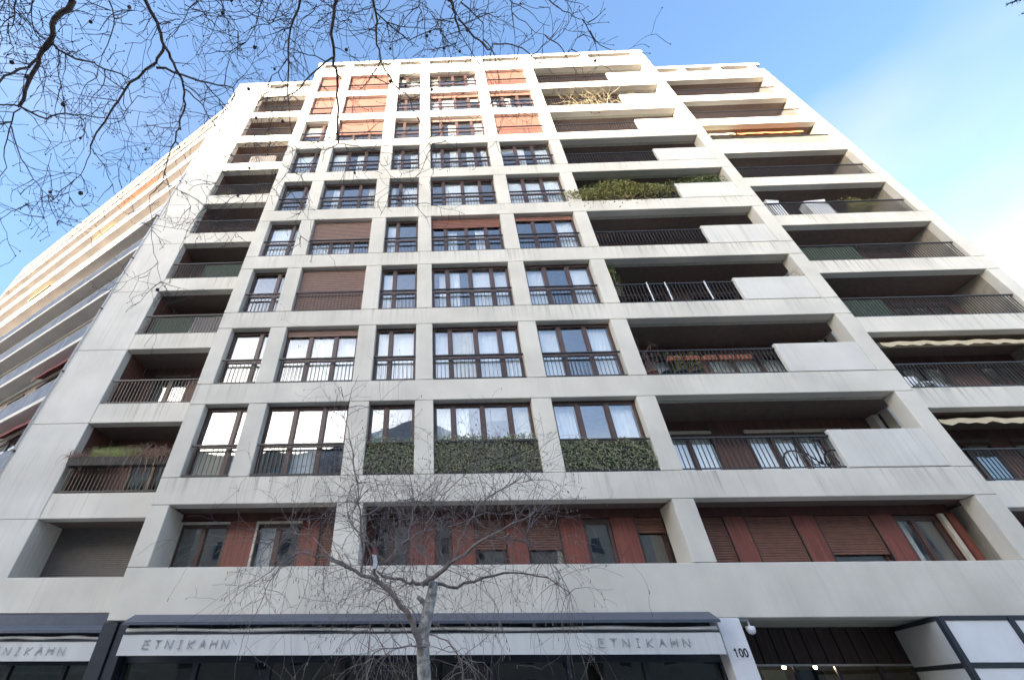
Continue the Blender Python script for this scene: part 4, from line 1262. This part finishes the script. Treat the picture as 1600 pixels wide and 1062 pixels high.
# weeping birch on the pavement in front of the shop
BY = 5.6
def bl(*uv, y0=BY, y1=None):
    y1 = y1 or y0; n = len(uv) - 1
    return [atY(u, v, y0 + (y1 - y0) * i / max(1, n)) for i, (u, v) in enumerate(uv)]
foot = atY(665, 1062, BY)
BT = empty("birch_tree", (foot.x, BY, .12))
tag(BT, "leafless weeping birch with pruned pale trunk in front of the shop awning", "tree")
rb_ = random.Random(33)
tb = MB().mat(BIRCH)
tp = [Vector((foot.x + .03, BY, .1)), Vector((foot.x + .01, BY, .5)), Vector((foot.x, BY, 1.6))] + bl((663, 1062), (661, 1020), (661, 990), (669, 954), (675, 925), (678, 908))
tb.tube(tp, [.125, .085, .075, .068, .066, .064, .060, .055, .050], 12)
tb.build("trunk", BT, (0, 0, 0), True)
limbs = [
    (bl((668, 1042), (656, 1005), (646, 975), (635, 954), (611, 926), (587, 906), (564, 898), (540, 885), (520, 872), y1=5.3), .046, .016),
    (bl((674, 912), (659, 914), (687, 894), (711, 874), (754, 843), (798, 819), (835, 800), y1=5.2)[1:], .034, .008),
    (bl((676, 912), (650, 912), (635, 910), (603, 902), (590, 892), y1=5.8), .026, .012),
    (bl((678, 910), (714, 918), (754, 902), (802, 894), (857, 902), (890, 925), y1=5.9), .022, .006),
    (bl((587, 906), (586, 885), (583, 862), (575, 846), y1=5.4), .024, .010),
    (bl((564, 898), (566, 850), (563, 807), (560, 775), (552, 719), (545, 670), (536, 620), y0=5.4, y1=5.1), .016, .004),
    (bl((600, 880), (619, 858), (639, 840), (641, 820), (650, 790), (640, 740), y0=5.5, y1=5.9), .018, .005),
    (bl((672, 910), (665, 870), (655, 850), (668, 815), (690, 775), y1=6.2), .014, .005),
    (bl((575, 846), (560, 830), (545, 810), (560, 780), (580, 720), y0=5.4, y1=5.8), .012, .004),
    (bl((540, 885), (505, 868), (470, 862), (440, 880), (415, 920), y0=5.3, y1=5.1), .014, .005),
    (bl((520, 872), (490, 840), (455, 830), (420, 850), y0=5.3, y1=5.6), .011, .004),
    (bl((754, 843), (790, 838), (830, 850), (860, 880), y0=5.3, y1=5.6), .011, .004),
    (bl((711, 874), (725, 830), (745, 790), (790, 760), (830, 750), y0=5.4, y1=5.0), .012, .004),
    (bl((690, 775), (740, 730), (790, 720), y0=6.2, y1=6.5), .007, .003),
    (bl((563, 807), (600, 790), (640, 780), (690, 790), y0=5.4, y1=6.2), .010, .004),
    (bl((619, 858), (660, 830), (710, 820), (760, 800), (820, 805), y0=5.6, y1=6.4), .011, .004),
    (bl((666, 1010), (640, 1008), (600, 1012), (570, 1035), y0=5.5, y1=5.2), .010, .004),
    (bl((668, 990), (700, 1000), (720, 1030), (722, 1062), y0=5.6, y1=5.4), .009, .004),
    (bl((635, 910), (600, 935), (580, 960), (575, 1000), y0=5.7, y1=5.9), .008, .003),
]
lm = MB().mat(BIRCHL); tw = MB().mat(BIRCHT); ends = []
for j, (pts, r0, r1) in enumerate(limbs):
    pp = jitter_poly(pts, rb_, 3, .012); n = len(pp)
    lm.tube(pp, [.85 * (r0 + (r1 - r0) * i / (n - 1)) for i in range(n)], 8, False)
    L_ = sum((b_ - a_).length for a_, b_ in zip(pp[:-1], pp[1:]))
    for _ in range(int(L_ * 17) + 5):
        i = rb_.randrange(n // 4, n); p = pp[i]
        ax = (pp[i] - pp[max(0, i - 1)]).normalized() if i else Vector((0, 0, 1))
        up = .75 if rb_.random() < .55 else -.2
        s = Vector((rb_.gauss(0, 1), rb_.gauss(0, .8), rb_.gauss(0, .5) + up)).normalized()
        low = p.z < 3.75
        dr = rb_.uniform(.06, .16) if (low or rb_.random() < .4) else rb_.uniform(-.04, .02)
        grow(tw, p, (s + ax * .5).normalized(), rb_.uniform(.4, 1.15), rb_.uniform(.0028, .0052), rb_, 2, dr, ends, .15, .075, 3, .20, .0016)
lm.build("branches", BT, (0, 0, 0), True)
tag(tw.build("crown", BT), kind="stuff")
fr = MB().mat(BIRCHT)
for (p, d) in ends:
    if rb_.random() < .5: fr.tube([p, p + Vector((0, 0, -rb_.uniform(.015, .035)))], .004, 4)
tag(fr.build("catkins", BT), kind="stuff")
# pruned stub and a scrap caught above the fork
st = MB().mat(BIRCH); sp_ = bl((668, 950), (660, 938), (652, 932)); st.tube(sp_, [.03, .028, .022], 7); st.build("pruned_stub", BT, (0, 0, 0), True)
c_ = atY(585, 880, 5.33)
q = MB().mat(WBOX)
for i in range(6):
    a0, a1 = i * .035, (i + 1) * .035
    q.mat(TREDS if i >= 4 else WBOX).quad((-.022 + .01 * math.sin(i), -.004 * i, a0), (.022 + .01 * math.sin(i), .004 * (i % 3), a0), (.022 + .01 * math.sin(i + 1), .004 * ((i + 1) % 3), a1), (-.022 + .01 * math.sin(i + 1), -.004 * (i + 1), a1))
tag(q.build("plastic_scrap", None, (c_.x, c_.y, c_.z - .05)), "small white and red scrap caught on the birch's left limb", "scrap")

# evergreen whose branch tips enter the top right corner
ET = empty("evergreen_tree", (12.2, .4, .12))
tag(ET, "dark evergreen whose branch tips show in the top right corner", "tree")
re_ = random.Random(44)
tb = MB().mat(BARK); tb.tube([(12.2, .4, .1), (12.15, .45, 5), (12.1, .5, 10), (12.1, .5, 14.5)], [.28, .22, .14, .03], 10); tb.build("trunk", ET, (0, 0, 0), True)
lv, lb2 = MB().mat(CONIF), MB().mat(BARK)
tips = [atD(1572, 8, 11.6), atD(1597, 22, 11.8), atD(1590, -30, 11.5), atD(1640, 30, 11.8), atD(1600, -60, 11)]
for i in range(38):
    z = re_.uniform(6.5, 14); a = re_.uniform(.2 * math.pi, 1.0 * math.pi) - 1.75; r = 1.6 * (15 - z) / 8 + .6
    tips.append(Vector((12.1 + r * abs(math.cos(a)), .5 + r * math.sin(a) * .8 - .4, z)))
for t in tips:
    base = Vector((12.12, .5, max(2.5, t.z - .5)))
    mid = (base + t) / 2 + Vector((0, 0, .15))
    lb2.tube([base, mid, t], [.04, .025, .006], 5, False)
    for _ in range(420):
        f = re_.random() ** .7
        p = (base.lerp(mid, f * 2) if f < .5 else mid.lerp(t, f * 2 - 1))
        d = Vector((re_.gauss(0, 1), re_.gauss(0, 1), re_.gauss(-.2, .7))).normalized()
        p = p + d * re_.uniform(0, .22) * (1.2 - f)
        u = (d + (t - base).normalized() * .7).normalized() * re_.uniform(.03, .07); v = u.orthogonal().normalized() * .012
        lv.quad(p - u, p - v, p + u, p + v)
lb2.build("branches", ET)
tag(lv.build("crown", ET), kind="stuff")
